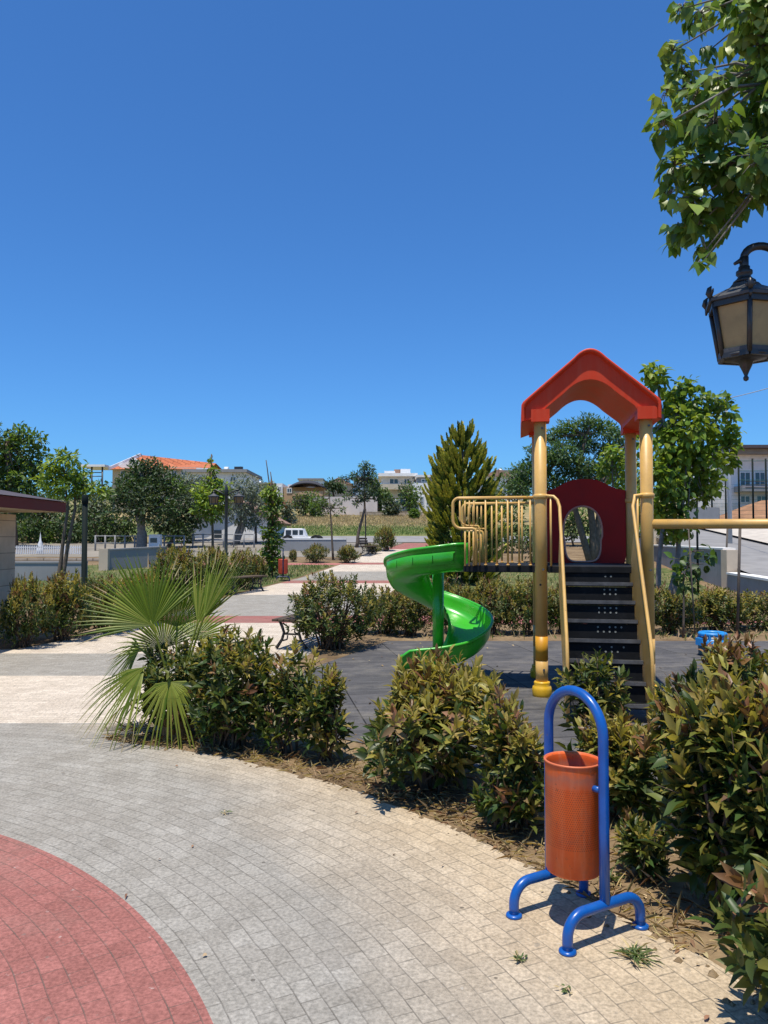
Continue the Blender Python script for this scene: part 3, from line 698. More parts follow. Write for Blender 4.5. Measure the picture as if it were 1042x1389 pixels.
bin1, bax, bhalf = make_bin('orange perforated litter bin hung in a blue tube hoop on the tan paving', fA, fB)
bk = MB('bucket', 'rim'); r0 = .118
bk.lathe([(r0-.006, 0), (r0-.001, .01), (r0, .46), (r0+.003, .485), (r0-.004, .49), (r0-.007, .48), (r0-.009, .46), (r0-.010, .02), (.0, .02)], (0, 0, 0), 48, 0, capb=True, capt=False)
bo = bk.build('bucket', bin1); bo.location = (-.012, -.008, .225); bo.scale = (1, 1, .955)
rb = MB('rim'); rb.tube([(math.cos(a)*(r0+.001), math.sin(a)*(r0+.001), .488) for a in np.linspace(0, 2*PI, 48, endpoint=False)], .005, 8, closed=True); rb.build('rim', bo)
for s in (-1, 1):
    p = MB('blue'); p.tube([bax*(bhalf-.018)*s+Vector((0, 0, .60)), bax*(r0-.004)*s+Vector((-.006, -.004, .60))], .013, 12); p.build('pivot', bin1)
def bin_copy(label, px, py, rz, slat=True):
    g = G(px, py); g.z += .004
    t, ax, half = make_bin(label, g-Vector((math.cos(rz), math.sin(rz), 0))*.175, g+Vector((math.cos(rz), math.sin(rz), 0))*.175, True)
    b = MB('bucket_red'); b.lathe([(.13, 0), (.135, .02), (.15, .46), (.15, .49), (.14, .49), (.135, .05), (0, .05)], (0, 0, 0), 24, capt=False)
    for k in range(12):
        a = 2*PI*k/12; b.box((math.cos(a)*.149, math.sin(a)*.149, .25), (.012, .035, .44), a)
    o = b.build('bucket', t); o.location = (0, 0, .22); return t
bin_copy('red slatted litter bin in a dark hoop beside the lawn left of the path', 384, 788, R(97))
bin_copy('red litter bin at the far end of the path before a bronze bush', 522, 746, R(85))

# ------------------------------------------------------------------ fan palm
def palm_frond(parent, base, H, a, nrmv, Rad, spread, nseg, droop, mats=('palm', 'palm_pale'), pale=.25, seed=0, curl=.0, join=.44, pet_bow=.1, wf=.88):
    rd = random.Random(seed); a = Vector(a).normalized(); n = Vector(nrmv); n = (n-a*n.dot(a)).normalized(); b = n.cross(a)
    fb = MB(*mats, 'straw'); dphi = 2*spread/(nseg-1)
    for i in range(nseg):
        ph = -spread+dphi*i; ri = Rad*(.72+.28*math.cos(ph*.62))*rd.uniform(.9, 1.05)
        d = a*math.cos(ph)+b*math.sin(ph); s = -a*math.sin(ph)+b*math.cos(ph)
        dr = droop*rd.uniform(.7, 1.4); side = rd.gauss(0, .05); rows = []
        for t in (0, .12, .27, join, .6, .76, .9, 1.0):
            wj = math.tan(dphi/2)*ri*join*1.02
            w = math.tan(dphi/2)*ri*t*1.02 if t <= join else wj*(1-((t-join)/(1-join))**1.5)*.86
            w = max(w*wf, .0006)
            tt = max(0, t-join*.6)
            p = H+d*ri*t+s*side*ri*tt*tt+n*(curl*ri*t*t)+Vector((0, 0, -dr*ri*tt**2.1*1.6))
            f = w*.55
            rows.append([p-s*w, p+n*f, p+s*w])
        k_ = 1 if rd.random() < pale else 0
        if rd.random() < .4: fb.strip(rows[:-2], k_, False); fb.strip(rows[-3:], 2, False)
        else: fb.strip(rows, k_, False)
    o = fb.build('frond', parent)
    pb = MB('palm_pale'); mid = (Vector(base)+H)/2+Vector((0, 0, pet_bow)); base = Vector(base)
    pts = [base*(1-t)**2+mid*2*t*(1-t)+H*t*t for t in np.linspace(0, 1, 8)]
    pts.append(H+a*Rad*.07)
    pb.tube(pts, [.016, .014, .012, .0105, .0095, .009, .0085, .008, .003], 8); pb.build('petiole', o)
    return o
def make_palm():
    g = G(238, 1002); Y = g.y
    t = thing('fan_palm', 'young fan palm without a trunk, its fronds fanning over the edge of the paving', 'palm', g)
    def P(px, py, dy=0): return at(px, py, Y+dy)-g
    tb = MB('fibre'); tb.lathe([(.10, -.02), (.115, .05), (.10, .14), (.07, .24), (.03, .32)], (0, 0, 0), 14)
    for k in range(14):
        an = k*2.4; c = Vector((math.cos(an)*.1, math.sin(an)*.1, .04+.012*k)); tb.tube([c, c+Vector((math.cos(an)*.05, math.sin(an)*.05, .1))], [.022, .008], 6)
    tb.build('trunk', t)
    b0 = Vector((0, 0, .25)); cam = Vector((0, -1, .15))
    # big fan facing the camera, upper left
    palm_frond(t, b0, P(207, 848), P(170, 770)-P(207, 848)+Vector((0, 0, 0)), Vector((.25, -1, .25)), 0.66, R(74), 36, .05, seed=1, join=.5, wf=1.0, curl=-.05, pet_bow=.05)
    # tall fan seen nearly edge on, upper right
    palm_frond(t, b0, P(276, 838), P(312, 745)-P(276, 838)+Vector((0, .12, 0)), Vector((-.75, -1, .2)), 0.64, R(27), 18, .0, seed=2, curl=.05, pale=.6, pet_bow=.05)
    palm_frond(t, b0, P(268, 846, .06), P(300, 752)-P(268, 846)+Vector((0, .1, 0)), Vector((-.3, -1, .2)), .62, R(34), 18, .03, seed=12, curl=.03, pale=.3, pet_bow=.05, wf=1.0)
    # upright middle fans behind
    palm_frond(t, b0, P(240, 850, .15), P(238, 770)-P(240, 850), Vector((.1, -1, .2)), .52, R(70), 30, .05, seed=3, pet_bow=.04)
    palm_frond(t, b0, P(222, 880, .2), P(200, 800)-P(222, 880)+Vector((0, .1, 0)), Vector((.3, -1, .4)), .50, R(80), 26, .18, seed=4, pet_bow=.04)
    # drooping front fan
    palm_frond(t, b0, P(231, 925, -.22), P(236, 985)-P(231, 925)+Vector((0, -.18, 0)), Vector((0, -1, .5)), .52, R(88), 26, .62, seed=5, pale=.75, pet_bow=.18, curl=-.1, join=.24, wf=1.35)
    # drooping left fan
    palm_frond(t, b0, P(196, 905, -.1), P(140, 965)-P(196, 905)+Vector((0, -.12, 0)), Vector((-.5, -1, .7)), .68, R(46), 20, .22, seed=6, pale=.5, pet_bow=.16, join=.25, wf=1.5)
    palm_frond(t, b0, P(190, 880, .1), P(150, 900)-P(190, 880)+Vector((-.05, .1, 0)), Vector((-.2, -1, .8)), .48, R(60), 20, .5, seed=7, pale=.15, pet_bow=.15, join=.25, wf=1.4)
    # drooping right fan
    palm_frond(t, b0, P(322, 872, .15), P(325, 905)-P(322, 872)+Vector((.05, -.05, 0)), Vector((.3, -1, 1.0)), .36, R(100), 24, .55, seed=8, pale=.7, pet_bow=.2, join=.25, wf=1.4)
    # back fans
    palm_frond(t, b0, P(262, 868, .35), P(285, 800)-P(262, 868)+Vector((.1, .25, 0)), Vector((-.2, -1, .5)), .5, R(75), 24, .2, seed=9, pet_bow=.08)
    palm_frond(t, b0, P(180, 950, .25), P(165, 970)-P(180, 950)+Vector((-.1, .25, .0)), Vector((-.3, -.4, 1)), .42, R(60), 18, .5, mats=('palm', 'straw'), pale=.5, seed=10, pet_bow=.08)
make_palm()

# ------------------------------------------------------------------ play structure
def make_play():
    LP = Vector((1.65, 7.99, .008)); yaw = R(-9.8)
    t = thing('play_tower', 'playground tower with red roof, black stairs, yellow posts and a green spiral slide', 'play tower', LP, yaw)
    W = D = 1.07; DK = 1.355; RT = 2.10; pr = .064
    inv = Matrix.Rotation(-yaw, 3, 'Z')
    def loc(p): return inv@(Vector(p)-LP)
    posts = [(0, 0), (W, 0), (0, D), (W, D)]
    for i, (x, y) in enumerate(posts):
        b = MB('yellow', 'orange_band'); b.tube([(x, y, .1), (x, y, .40)], pr, 24, 0); b.tube([(x, y, .37), (x, y, .62)], pr+.0012, 24, 1 if i == 0 else 0); b.tube([(x, y, .60), (x, y, 3.0)], pr, 24, 0)
        o = b.build('post', t)
        k = MB('yellow_bright'); k.lathe([(.095, 0), (.10, .02), (.102, .07), (.095, .10), (.078, .115), (.084, .135), (.080, .15), (.0655, .155)], (x, y, 0), 26); k.build('post_base', o)
        c = MB('yellow'); c.lathe([(pr, RT-.045), (pr+.014, RT-.035), (pr+.014, RT+.0), (pr, RT+.01)], (x, y, 0), 26); c.build('collar', o)
        for zz in (2.80, DK-.035, .28):
            q = MB('step_edge'); q.tube([(x+.02, y-pr-.006, zz), (x+.02, y-pr+.01, zz)], .012, 8); q.build('bolt', o)
        if i == 0:
            q = MB('black'); q.tube([(x-.01, y-pr-.002, 1.16), (x-.01, y-pr+.006, 1.16)], .012, 10); q.build('bolt', o)
    # deck of tower and walkway
    XL = -.83
    b = MB('black'); b.box((W/2, D/2, DK-.035), (W-.14, D+.10, .07)); b.box((XL/2-.0, D/2, DK-.037), (-XL-.02, D-.18, .074)); b.build('deck', t, bevel=.006)
    # roof
    uc = W/2-.03
    def resample(pts, n):
        pts = [Vector(p) for p in pts]; L_ = [0]
        for a, c in zip(pts, pts[1:]): L_.append(L_[-1]+(c-a).length)
        out = []
        for i in range(n):
            s = L_[-1]*i/(n-1); j = max(k for k in range(len(L_)) if L_[k] <= s+1e-9); j = min(j, len(pts)-2)
            f = (s-L_[j])/max(1e-9, L_[j+1]-L_[j]); out.append(pts[j].lerp(pts[j+1], min(1, f)))
        return out
    def chev(w, zb, zs, za, rr, n=61):
        # straight slopes with a rounded apex
        sl = (za+rr*.28-zs)/w
        half = [(-w, zb), (-w, zs-.02), (-w+.02, zs+.015)]
        xs = np.linspace(-w+.02, -rr, 8)[1:]; half += [(x, zs+(x+w)*sl) for x in xs]
        zr = zs+(w-rr)*sl
        for i in range(1, 9):
            f = i/8; x = -rr*(1-f); half.append((x, zr+(za-zr)*(1-(1-f)**2)))
        full = half+[(-x, z) for x, z in half[-2::-1]]
        hl = resample([Vector((x, z, 0)) for x, z in half], n//2+1)
        return [(p.x, p.y) for p in hl]+[(-p.x, p.y) for p in hl[-2::-1]]
    def row(prof, v): return [(uc+x, v, z) for x, z in prof]
    outer = chev(.70, 2.86, 3.06, 3.61, .16); lip = chev(.672, 2.87, 3.04, 3.575, .15)
    band = chev(.655, 2.88, 3.03, 3.558, .15); arch = chev(.47, 2.93, 2.99, 3.295, .26); cen = chev(.47, 2.93, 2.99, 3.30, .26)
    vf, vb = -.125, D+.125; b = MB('roof_red')
    rows = [row(outer, vf+.012), row(outer, vb-.012)]; b.strip(rows, 0, True)
    for (v0, sgn) in ((vf, 1), (vb, -1)):
        mid = [((a[0]+c[0])/2, (a[1]+c[1])/2+.004) for a, c in zip(outer, lip)]
        b.strip([row(outer, v0+.012*sgn), row(mid, v0), row(lip, v0+.010*sgn)], 0, True)
        b.strip([row(lip, v0+.010*sgn), row(band, v0+.05*sgn)], 0, True)
        b.strip([row(band, v0+.05*sgn), row(arch, v0+.052*sgn)], 0, True)
    b.strip([row(arch, vf+.052), row(cen, D/2), row(arch, vb-.052)], 0, True)
    for sx in (-1, 1):   # undersides of the two eaves
        x0, x1 = uc+sx*.47, uc+sx*.70
        b.add([(x0, vf+.075, 2.93), (x1, vf+.02, 2.86), (x1, vb-.02, 2.86), (x0, vb-.075, 2.93)], [(0, 1, 2, 3)])
        for yy in (0, D):
            b.box((uc+sx*(W/2+.0)+.03*1, yy, 2.93), (.19, .20, .13))
    b.build('roof', t)
    # back panel with arched opening
    b = MB('maroon'); y = D-.03; po = []
    pz = lambda x: 2.20+.14*math.exp(-abs((x-W/2)/.30)**3.2)
    n = 48; ang = np.linspace(0, 2*PI, n, endpoint=False)
    outp, inp = [], []
    hx, hz0, hz1, hw = W/2-.02, DK+.015, 2.02, .222
    for a in ang:
        ca, sa = math.cos(a), math.sin(a)
        # inner: rounded arch, narrower waist
        ex = 4.5 if sa < 0 else 2.2
        k = (abs(ca)**ex+abs(sa)**ex)**(-1/ex); zc = (hz0+hz1)/2+.02
        x = hx+ca*k*hw*(1.0 if sa > -.2 else .93); z = zc+sa*k*(hz1-zc if sa > 0 else zc-hz0); inp.append((x, z))
        # outer: project to panel rectangle
        x0, x1, z0 = .066, W-.066, DK
        cands = []
        if ca > 1e-6: cands.append((x1-hx)/ca)
        if ca < -1e-6: cands.append((x0-hx)/ca)
        if sa < -1e-6: cands.append((z0-zc)/sa)
        tt = min(cands) if cands else 9
        for st in np.linspace(0.02, 1.2, 240):
            xx, zz = hx+ca*st, zc+sa*st
            if sa > 0 and zz > pz(xx): tt = min(tt, st); break
        outp.append((hx+ca*tt, zc+sa*tt))
    f0 = [(x, y, z) for x, z in outp]; f1 = [(x, y, z) for x, z in inp]; g0 = [(x, y+.03, z) for x, z in outp]; g1 = [(x, y+.03, z) for x, z in inp]
    b.strip([f0, f1, g1, g0, f0], 0, False, closed=True); o = b.build('back_panel', t)
    r = MB('maroon_rim'); r.tube([(x, y-.004, z) for x, z in inp], .011, 8, closed=True); r.build('opening_rim', o)
    # walkway railing: front and rear
    for vy, nm in ((.08, 0), (D-.10, 1)):
        b = MB('yellow'); xe = XL-.10 if nm == 0 else XL-.06; zt = RT-.02-(.0 if nm == 0 else .02)
        tr = .0165
        pts = [(-.05, vy, zt)]+[(xe+.07+(0 if i else 0), vy, zt) for i in range(1)]
        for i in range(7):
            an = PI/2+PI/2*i/6; pts.append((xe+.07+.07*math.cos(an), vy, zt-.07+.07*math.sin(an)))
        zm = zt-.33
        for i in range(7):
            an = PI+PI/2*i/6; pts.append((xe+.09+.09*math.cos(an), vy, zm+.09+.09*math.sin(an)))
        pts += [(xe+.21, vy, zm), (xe+.235, vy, zm-.008), (xe+.245, vy, zm-.03), (xe+.245, vy, DK)]
        b.tube(pts, tr, 12)
        pts2 = [(xe+.075, vy, zt-.01), (xe+.075, vy, zm+.10), (xe+.10, vy, zm+.055), (xe+.15, vy, zm+.03), (xe+.27, vy, zm+.028), (xe+.285, vy, zm+.0), (xe+.285, vy, DK)]
        b.tube(pts2, .010, 8)
        for k in range(3): b.tube([(xe+.13+.048*k, vy, zt), (xe+.13+.048*k, vy, zm+.02)], .010, 8)
        for k in range(3): b.tube([(xe+.13+.045*k, vy, zm), (xe+.13+.045*k, vy, DK-.01)], .010, 8)
        x = xe+.35; k = 0
        while x < -.08: b.tube([(x, vy, zt), (x, vy, DK-.005)], .0105, 8); b.tube([(x, vy, DK), (x, vy, DK+.012)], .018, 8); x += .118
        b.build('railing', t)
    # stairs
    sw = .69; sx0 = W/2-sw/2+.015; NS = 8; rise, run = .172, .145
    sb = MB('black', 'step_edge', 'grate')
    for k in range(1, NS):
        z = DK-rise*k; yv = -.05-run*k
        sb.box((sx0+sw/2, yv+run/2-.0+.02, z-.014), (sw, run+.04, .028), mi=0)
        sb.box((sx0+sw/2, yv-.003, z+.001), (sw, .012, .034), mi=1)
        sb.box((sx0+sw/2, yv+run+.018, z+rise/2-.014), (sw-.01, .012, rise-.034), mi=0)
        if k < 7:
            nh = [2, 3, 4, 5, 5, 3][k-1]; c0 = sx0+sw*(.68 if k < 3 else .62)
            for j in range(nh):
                for rr_ in (0, 1):
                    if random.random() < .85:
                        xx = c0+(j-(nh-1)/2)*.055; zz = z+rise*.40+rr_*.045
                        sb.tube([(xx, yv+run+.0095, zz), (xx, yv+run+.0145, zz)], .0095, 8, 2)
    so = sb.build('stairs', t)
    zb = DK-rise*NS
    for s in (0, 1):
        x = sx0-.018 if s == 0 else sx0+sw+.018
        pb = MB('yellow'); y1 = -.02; y2 = -.05-run*NS-.02
        zt1, zt2 = DK+.10, .50
        poly = [(x-.009, y1, DK-.22), (x-.009, y1, DK+.06), (x-.009, -.22, RT-.40), (x-.009, y2+.14, zt2+.18), (x-.009, y2+.09, zt2+.04), (x-.009, y2+.09, .0), (x-.009, y2+.34, .0)]
        pb.prism(poly, (.018, 0, 0)); pb.build('side_panel', t)
        rb = MB('yellow'); px_ = 0 if s == 0 else W; sg = 1 if s == 0 else -1
        pts = [(px_, -.02, RT-.015), (px_+sg*.06, -.05, RT-.012)]
        x2 = x
        pts += [(px_+sg*.13, -.07, RT-.02), (x2-sg*.02, -.10, RT-.06), (x2, -.13, RT-.13), (x2, y2+.13, zt2+.20), (x2, y2+.08, zt2+.07), (x2, y2+.075, 0)]
        rb.tube(pts, .0165, 12); ho = rb.build('handrail', t)
        q = MB('yellow'); q.tube([(px_+sg*.10, -.06, RT-.02), (px_+sg*.10, -.06, DK)], .011, 8); q.build('baluster', ho)
    # beam to the right with an A frame end
    b = MB('yellow'); zbm = 1.79; b.tube([(W+.02, 0, zbm), (W+3.1, .02, zbm)], .050, 20)
    b.build('swing_beam', t)
    for s in (-1, 1):
        q = MB('yellow'); q.tube([(W+3.05, .02, zbm), (W+3.15, .02+s*.75, 0)], .045, 16); q.build('swing_leg', t)
    # spiral slide
    C = loc((.645, 9.07, 0)); C.z = 0; dirL = inv@Vector((-1, 0, 0))
    ro, ri = .635, .13
    e0 = -90-9.8+9.8
    def ang_pt(deg, rr, z):
        w = Vector((math.cos(R(deg))*rr, math.sin(R(deg))*rr, 0)); w = inv@w; return Vector((C.x+w.x, C.y+w.y, z))
    secs = []   # each section: list of points across from outer lip to inner lip
    def section(po, pi, zf, hw_o, hw_i):
        d = (pi-po); wdt = d.length; d.normalize(); out = []
        up = Vector((0, 0, 1))
        prof = [(-.006, hw_o-.012), (.0, hw_o), (.012, hw_o-.004), (.018, hw_o*.75), (.03, hw_o*.42), (.065, hw_o*.16), (.12, .02), (.5*wdt, 0.0), (wdt-.11, .02), (wdt-.06, hw_i*.2), (wdt-.03, hw_i*.5), (wdt-.016, hw_i*.85), (wdt-.01, hw_i-.003), (wdt, hw_i), (wdt+.006, hw_i-.012)]
        for x, z in prof: out.append(po+d*x+up*(zf+z))
        return out
    top_f = 1.27
    # straight entry from the walkway edge
    pE_o, pE_i = Vector((XL+.01, .27, 0)), Vector((XL+.01, D-.20, 0))
    secs.append(section(pE_o, pE_i, top_f, .31, .31))
    tot = 372; npt = 66
    zfun = lambda f: float(np.interp(f, [0, .12, .25, .5, .75, .93, 1], [1.265, 1.215, 1.12, .76, .475, .24, .195]))
    for i in range(npt+1):
        f = i/npt; deg = -62-tot*f if False else -78-tot*f
        z = zfun(f)
        a = ang_pt(deg, ro, 0); b_ = ang_pt(deg, ri, 0)
        secs.append(section(a, b_, z, .31-.07*min(1, f*1.6), .24-.10*f))
    # straight run-out
    last = secs[-1]; dz = zfun(1); deg = -78-tot
    tv = inv@Vector((math.sin(R(deg)), -math.cos(R(deg)), 0)); tv.normalize()
    for i, (s, zz) in enumerate(((.12, dz-.012), (.24, dz-.02), (.36, dz-.022), (.44, dz-.03), (.48, dz-.05))):
        a = ang_pt(deg, ro, 0)+tv*s; b_ = ang_pt(deg, ri, 0)+tv*s
        sc = (1, 1, .95, .75, .4)[i]
        secs.append(section(a, b_, zz, .235*sc, .14*sc))
    b = MB('green'); b.strip(secs, 0, True); so = b.build('slide', t, solid=.016)
    rm = MB('green'); rm.tube([s[1] for s in secs], .019, 10); rm.build('slide_rim', so)
    rm = MB('green'); rm.tube([s[-2] for s in secs], .014, 8); rm.build('slide_rim', so)
    cb = MB('green'); cb.tube([(C.x, C.y, 0), (C.x, C.y, 1.40)], .068, 22); cb.lathe([(.14, 0), (.14, .012), (.075, .02)], (C.x, C.y, 0), 22); cb.build('slide_column', t)
    # moulded pads on the outer wall of the top turn
    pads = MB('green')
    for f in (.03, .085, .14, .195):
        da = 13; g_ = lambda u: zfun(f+(u)*da*2/tot-da/tot)
        mk = lambda u, rr, dz: ang_pt(-78-tot*f-da*(2*u-1), rr, g_(u)+dz)
        us = [j/6 for j in range(7)]; ut = [.12+.76*j/6 for j in range(7)]
        pads.strip([[mk(u, ro+.004, .235) for u in us], [mk(u, ro+.016, .21) for u in ut], [mk(u, ro+.016, .125) for u in ut], [mk(u, ro+.004, .10) for u in us]], 0, True)
    pads.build('slide_pads', so)
make_play()

# ------------------------------------------------------------------ blue tub
def make_tub():
    g = G(967, 893); Y = g.y+.2; p = at(967, 880, Y); t = thing('play_tub', 'low round sky blue plastic tub with an open ring top on the rubber floor', 'plastic tub', (p.x, Y, .008))
    b = MB('teal_tub', 'blue_tub'); b.lathe([(.17, 0), (.19, .02), (.195, .14)], (0, 0, 0), 26, 0, capt=False); b.lathe([(.195, .14), (.205, .16), (.20, .22), (.17, .24)], (0, 0, 0), 26, 1, capb=False, capt=False); b.build('body', t)
    r = MB('blue_tub'); r.tube([(math.cos(a)*.165, math.sin(a)*.165, .30) for a in np.linspace(0, 2*PI, 32, endpoint=False)], .03, 12, closed=True)
    for k in range(5): a = 2*PI*k/5+.3; r.beam((math.cos(a)*.175, math.sin(a)*.175, .21), (math.cos(a)*.168, math.sin(a)*.168, .30), .05, .03)
    r.box((-.2, -.04, .20), (.06, .10, .10), .3); r.box((.205, .02, .2), (.04, .08, .08)); r.build('ring', t)
    q = MB('grate'); q.lathe([(.15, .225), (.10, .245), (0, .247)], (0, 0, 0), 22); q.build('grate', t)
make_tub()

# ------------------------------------------------------------------ lanterns and lamps
def lantern(parent, c, s, detail=True, panemat='pane'):
    """hexagonal lantern hanging at c (centre of its body)"""
    c = Vector(c); b = MB('iron', 'iron_grey'); rt, rb_, H = .177*s, .133*s, .266*s
    zt, zb = H/2, -H/2; rot = R(12)
    def hexp(r, z): return [c+Vector((r*math.cos(rot+PI/3*k), r*math.sin(rot+PI/3*k), z)) for k in range(6)]
    T, B = hexp(rt, zt), hexp(rb_, zb)
    for k in range(6): b.tube([T[k], B[k]], .0125*s, 6)
    for k in range(6):
        b.beam(T[k], T[(k+1) % 6], .022*s, .034*s, 0); b.beam(B[k], B[(k+1) % 6], .020*s, .026*s, 0)
        a2, b2 = B[k].lerp(T[k], .07), B[(k+1) % 6].lerp(T[(k+1) % 6], .07); b.beam(a2, b2, .012*s, .03*s, 1)
    b.lathe([(rt+.028*s, zt+.012*s), (rt+.030*s, zt+.026*s), (rt-.0*s, zt+.045*s), (rt*.74, zt+.068*s), (rt*.48, zt+.092*s), (.072*s, zt+.108*s), (.052*s, zt+.12*s)], c, 6, 1, False, rot)
    b.lathe([(.052*s, zt+.12*s), (.056*s, zt+.127*s), (.040*s, zt+.14*s), (.030*s, zt+.155*s), (.040*s, zt+.165*s), (.040*s, zt+.182*s), (.028*s, zt+.19*s), (.028*s, zt+.205*s)], c, 14, 0)
    b.lathe([(.0, zb-.125*s), (.012*s, zb-.118*s), (.014*s, zb-.105*s), (.008*s, zb-.095*s), (.018*s, zb-.07*s), (.030*s, zb-.045*s), (.036*s, zb-.025*s), (.06*s, zb-.015*s), (rb_*.98, zb-.008*s), (rb_, zb+.006*s)], c, 12, 0, True, rot)
    if detail:
        for k in range(6):   # leaf ornaments on the rim corners
            p = c+Vector(((rt+.02*s)*math.cos(rot+PI/3*k), (rt+.02*s)*math.sin(rot+PI/3*k), zt+.03*s)); o = (p-c); o.z = 0; o.normalize(); q = Vector((-o.y, o.x, 0))
            b.tube([p, p+Vector((0, 0, .022*s))+o*.012*s, p+Vector((0, 0, .045*s))+o*.008*s, p+Vector((0, 0, .06*s))-o*.004*s], [.011*s, .016*s, .012*s, .003*s], 8)
            for sd in (-1, 1): b.tube([p+Vector((0, 0, .01*s)), p+q*sd*.02*s+Vector((0, 0, .028*s))+o*.006*s, p+q*sd*.022*s+Vector((0, 0, .042*s))], [.008*s, .009*s, .003*s], 6)
            b.tube([p, p-Vector((0, 0, .035*s))+o*.006*s], [.012*s, .005*s], 6)
    lo = b.build('lantern', parent)
    g = MB(panemat)
    for k in range(6):
        k2 = (k+1) % 6; sh = lambda p: c+(p-c)*1.0+(c-p)*Vector((1, 1, 0)).length*0
        q = [T[k].lerp(T[k2], .06), T[k].lerp(T[k2], .94), B[k].lerp(B[k2], .94), B[k].lerp(B[k2], .06)]
        m_ = sum(q, Vector())/4; ax = (m_-c); ax.z = 0; ax.normalize()
        q = [p-ax*.008*s for p in q]; g.add(q+[p-ax*.004*s for p in q], [(0, 1, 2, 3), (7, 6, 5, 4)])
    g.build('panes', lo); return lo
def make_near_lamp():
    Y = 3.85; c = at(1011, 450, Y); s = .98*Y/3.8
    px = c.x+.50; t = thing('street_lamp', 'black hexagonal lantern hanging from a curved arm at the right edge', 'street lamp', (px, Y, 0), 0, 'black lantern street lamps')
    cl = c-Vector((px, Y, 0)); lantern(t, cl, s)
    a = MB('iron'); top = cl+Vector((0, 0, (.133+.205)*s)); rr = .085
    pts = [top+Vector((-.05, 0, .015)), top+Vector((-.025, 0, .03)), top+Vector((0, 0, .02)), top+Vector((.0, 0, .045))]
    for i in range(9):
        an = PI-PI*.72*i/8; pts.append(top+Vector((rr+rr*math.cos(an), 0, .045+rr*math.sin(an)*.75)))
    pts += [top+Vector((.19, 0, .03)), Vector((-.15, 0, top.z-.10)), Vector((0, 0, top.z-.22))]
    a.tube(pts, [.008, .012, .016, .018]+[.02]*9+[.02, .02, .022], 12)
    a.tube([top+Vector((0, 0, -.03)), top+Vector((0, 0, .05))], .022, 12); a.build('arm', t)
    p = MB('iron'); p.lathe([(.14, 0), (.14, .06), (.09, .12), (.075, .5), (.05, .6), (.045, 2.2), (.055, 2.25), (.04, 2.3), (.038, top.z+.05), (.05, top.z+.1), (.02, top.z+.2), (0, top.z+.25)], (0, 0, 0), 18); p.build('lamp_post', t)
make_near_lamp()
def make_double_lamp():
    g = at(307, 700, 27); Y = 27; z0 = h(Y); t = thing('street_lamp', 'tall black lamp post with two hanging lanterns beyond the bronze hedge', 'street lamp', (g.x, Y, z0), 0, 'black lantern street lamps')
    o = Vector((g.x, Y, z0)); ztop = at(307, 662, Y).z-z0
    p = MB('iron'); p.lathe([(.12, 0), (.11, .4), (.06, .5), (.055, ztop-.2), (.075, ztop-.15), (.05, ztop), (.02, ztop+.12), (0, ztop+.15)], (0, 0, 0), 14); p.build('lamp_post', t)
    a = MB('iron')
    for s in (-1, 1):
        cc = at(290 if s < 0 else 324, 679, Y)-o; tp = cc+Vector((0, 0, .33))
        a.tube([(0, 0, ztop-.28), (s*.15, 0, ztop-.18), (tp.x-s*.06, 0, tp.z+.06), (tp.x, 0, tp.z+.04), (tp.x, 0, tp.z-.02)], .024, 8)
        a.tube([(0, 0, ztop-.1), (tp.x*.5, 0, ztop-.1), (tp.x, 0, tp.z+.02)], .014, 6)
        lantern(t, cc, .98, False, 'pane_dark')
    a.build('arm', t)
make_double_lamp()
def make_plain_post():
    Y = 17.5; p = at(115, 720, Y); z0 = h(Y); ztop = at(115, 671, Y).z-z0
    t = thing('metal_post', 'plain dark green post standing behind the left hedge', 'post', (p.x, Y, z0))
    b = MB('post_green'); b.lathe([(.10, 0), (.10, .3), (.062, .36), (.06, ztop-.22)], (0, 0, 0), 14); b.build('shaft', t)
    b = MB('post_green'); b.lathe([(.06, ztop-.22), (.075, ztop-.2), (.07, ztop-.02), (.05, ztop)], (0, 0, 0), 14); b.build('cap', t)
make_plain_post()

# ------------------------------------------------------------------ benches
def make_bench(label, loc, rz, Lh=1.6, back=False):
    t = thing('park_bench', label, 'bench', loc, rz, 'wooden park benches with iron legs')
    for k in range(5):
        b = MB('wood'); b.box((-.19+.095*k, 0, .44), (.082, Lh, .035)); b.build('slat', t, bevel=.005)
    if back:
        for k in range(3):
            b = MB('wood'); b.box((.25+.03*k, 0, .56+.12*k), (.03, Lh, .085)); b.build('back_slat', t, bevel=.005)
    for s in (-1, 1):
        y = s*(Lh/2-.2); b = MB('iron')
        b.tube([(-.22, y, .415), (.22, y, .415)], .02, 8)
        for sx in (-1, 1):
            b.tube([(sx*.19, y, .41), (sx*.15, y, .33), (sx*.12, y, .24), (sx*.15, y, .14), (sx*.21, y, .05), (sx*.24, y, .012)], [.022, .024, .022, .022, .024, .028], 8)
            b.tube([(sx*.14, y, .38), (sx*.06, y, .33), (sx*.05, y, .25), (sx*.11, y, .22)], .013, 8)
            b.tube([(sx*.14, y, .12), (sx*.07, y, .14), (sx*.06, y, .20)], .012, 8)
        b.tube([(-.13, y, .22), (.13, y, .22)], .014, 8)
        if back: b.tube([(.2, y, .41), (.26, y, .6), (.32, y, .86)], .018, 8)
        b.build('leg', t)
    return t
g1 = G(400, 882)
make_bench('near wooden bench at the right edge of the path, half hidden by a dark bush', (g1.x+.10, g1.y+.62, h(g1.y+.6)+.004), R(-16), 1.55)
g2 = G(333, 806)
make_bench('wooden bench on the left of the path under the bronze topped bushes', (g2.x-.12, g2.y+.35, h(g2.y+.3)+.004), R(-28), 1.6)
g3 = G(500, 754)
make_bench('far wooden bench with a backrest near the end of the path', (g3.x, g3.y+.3, h(g3.y+.3)+.004), R(165), 1.5, True)

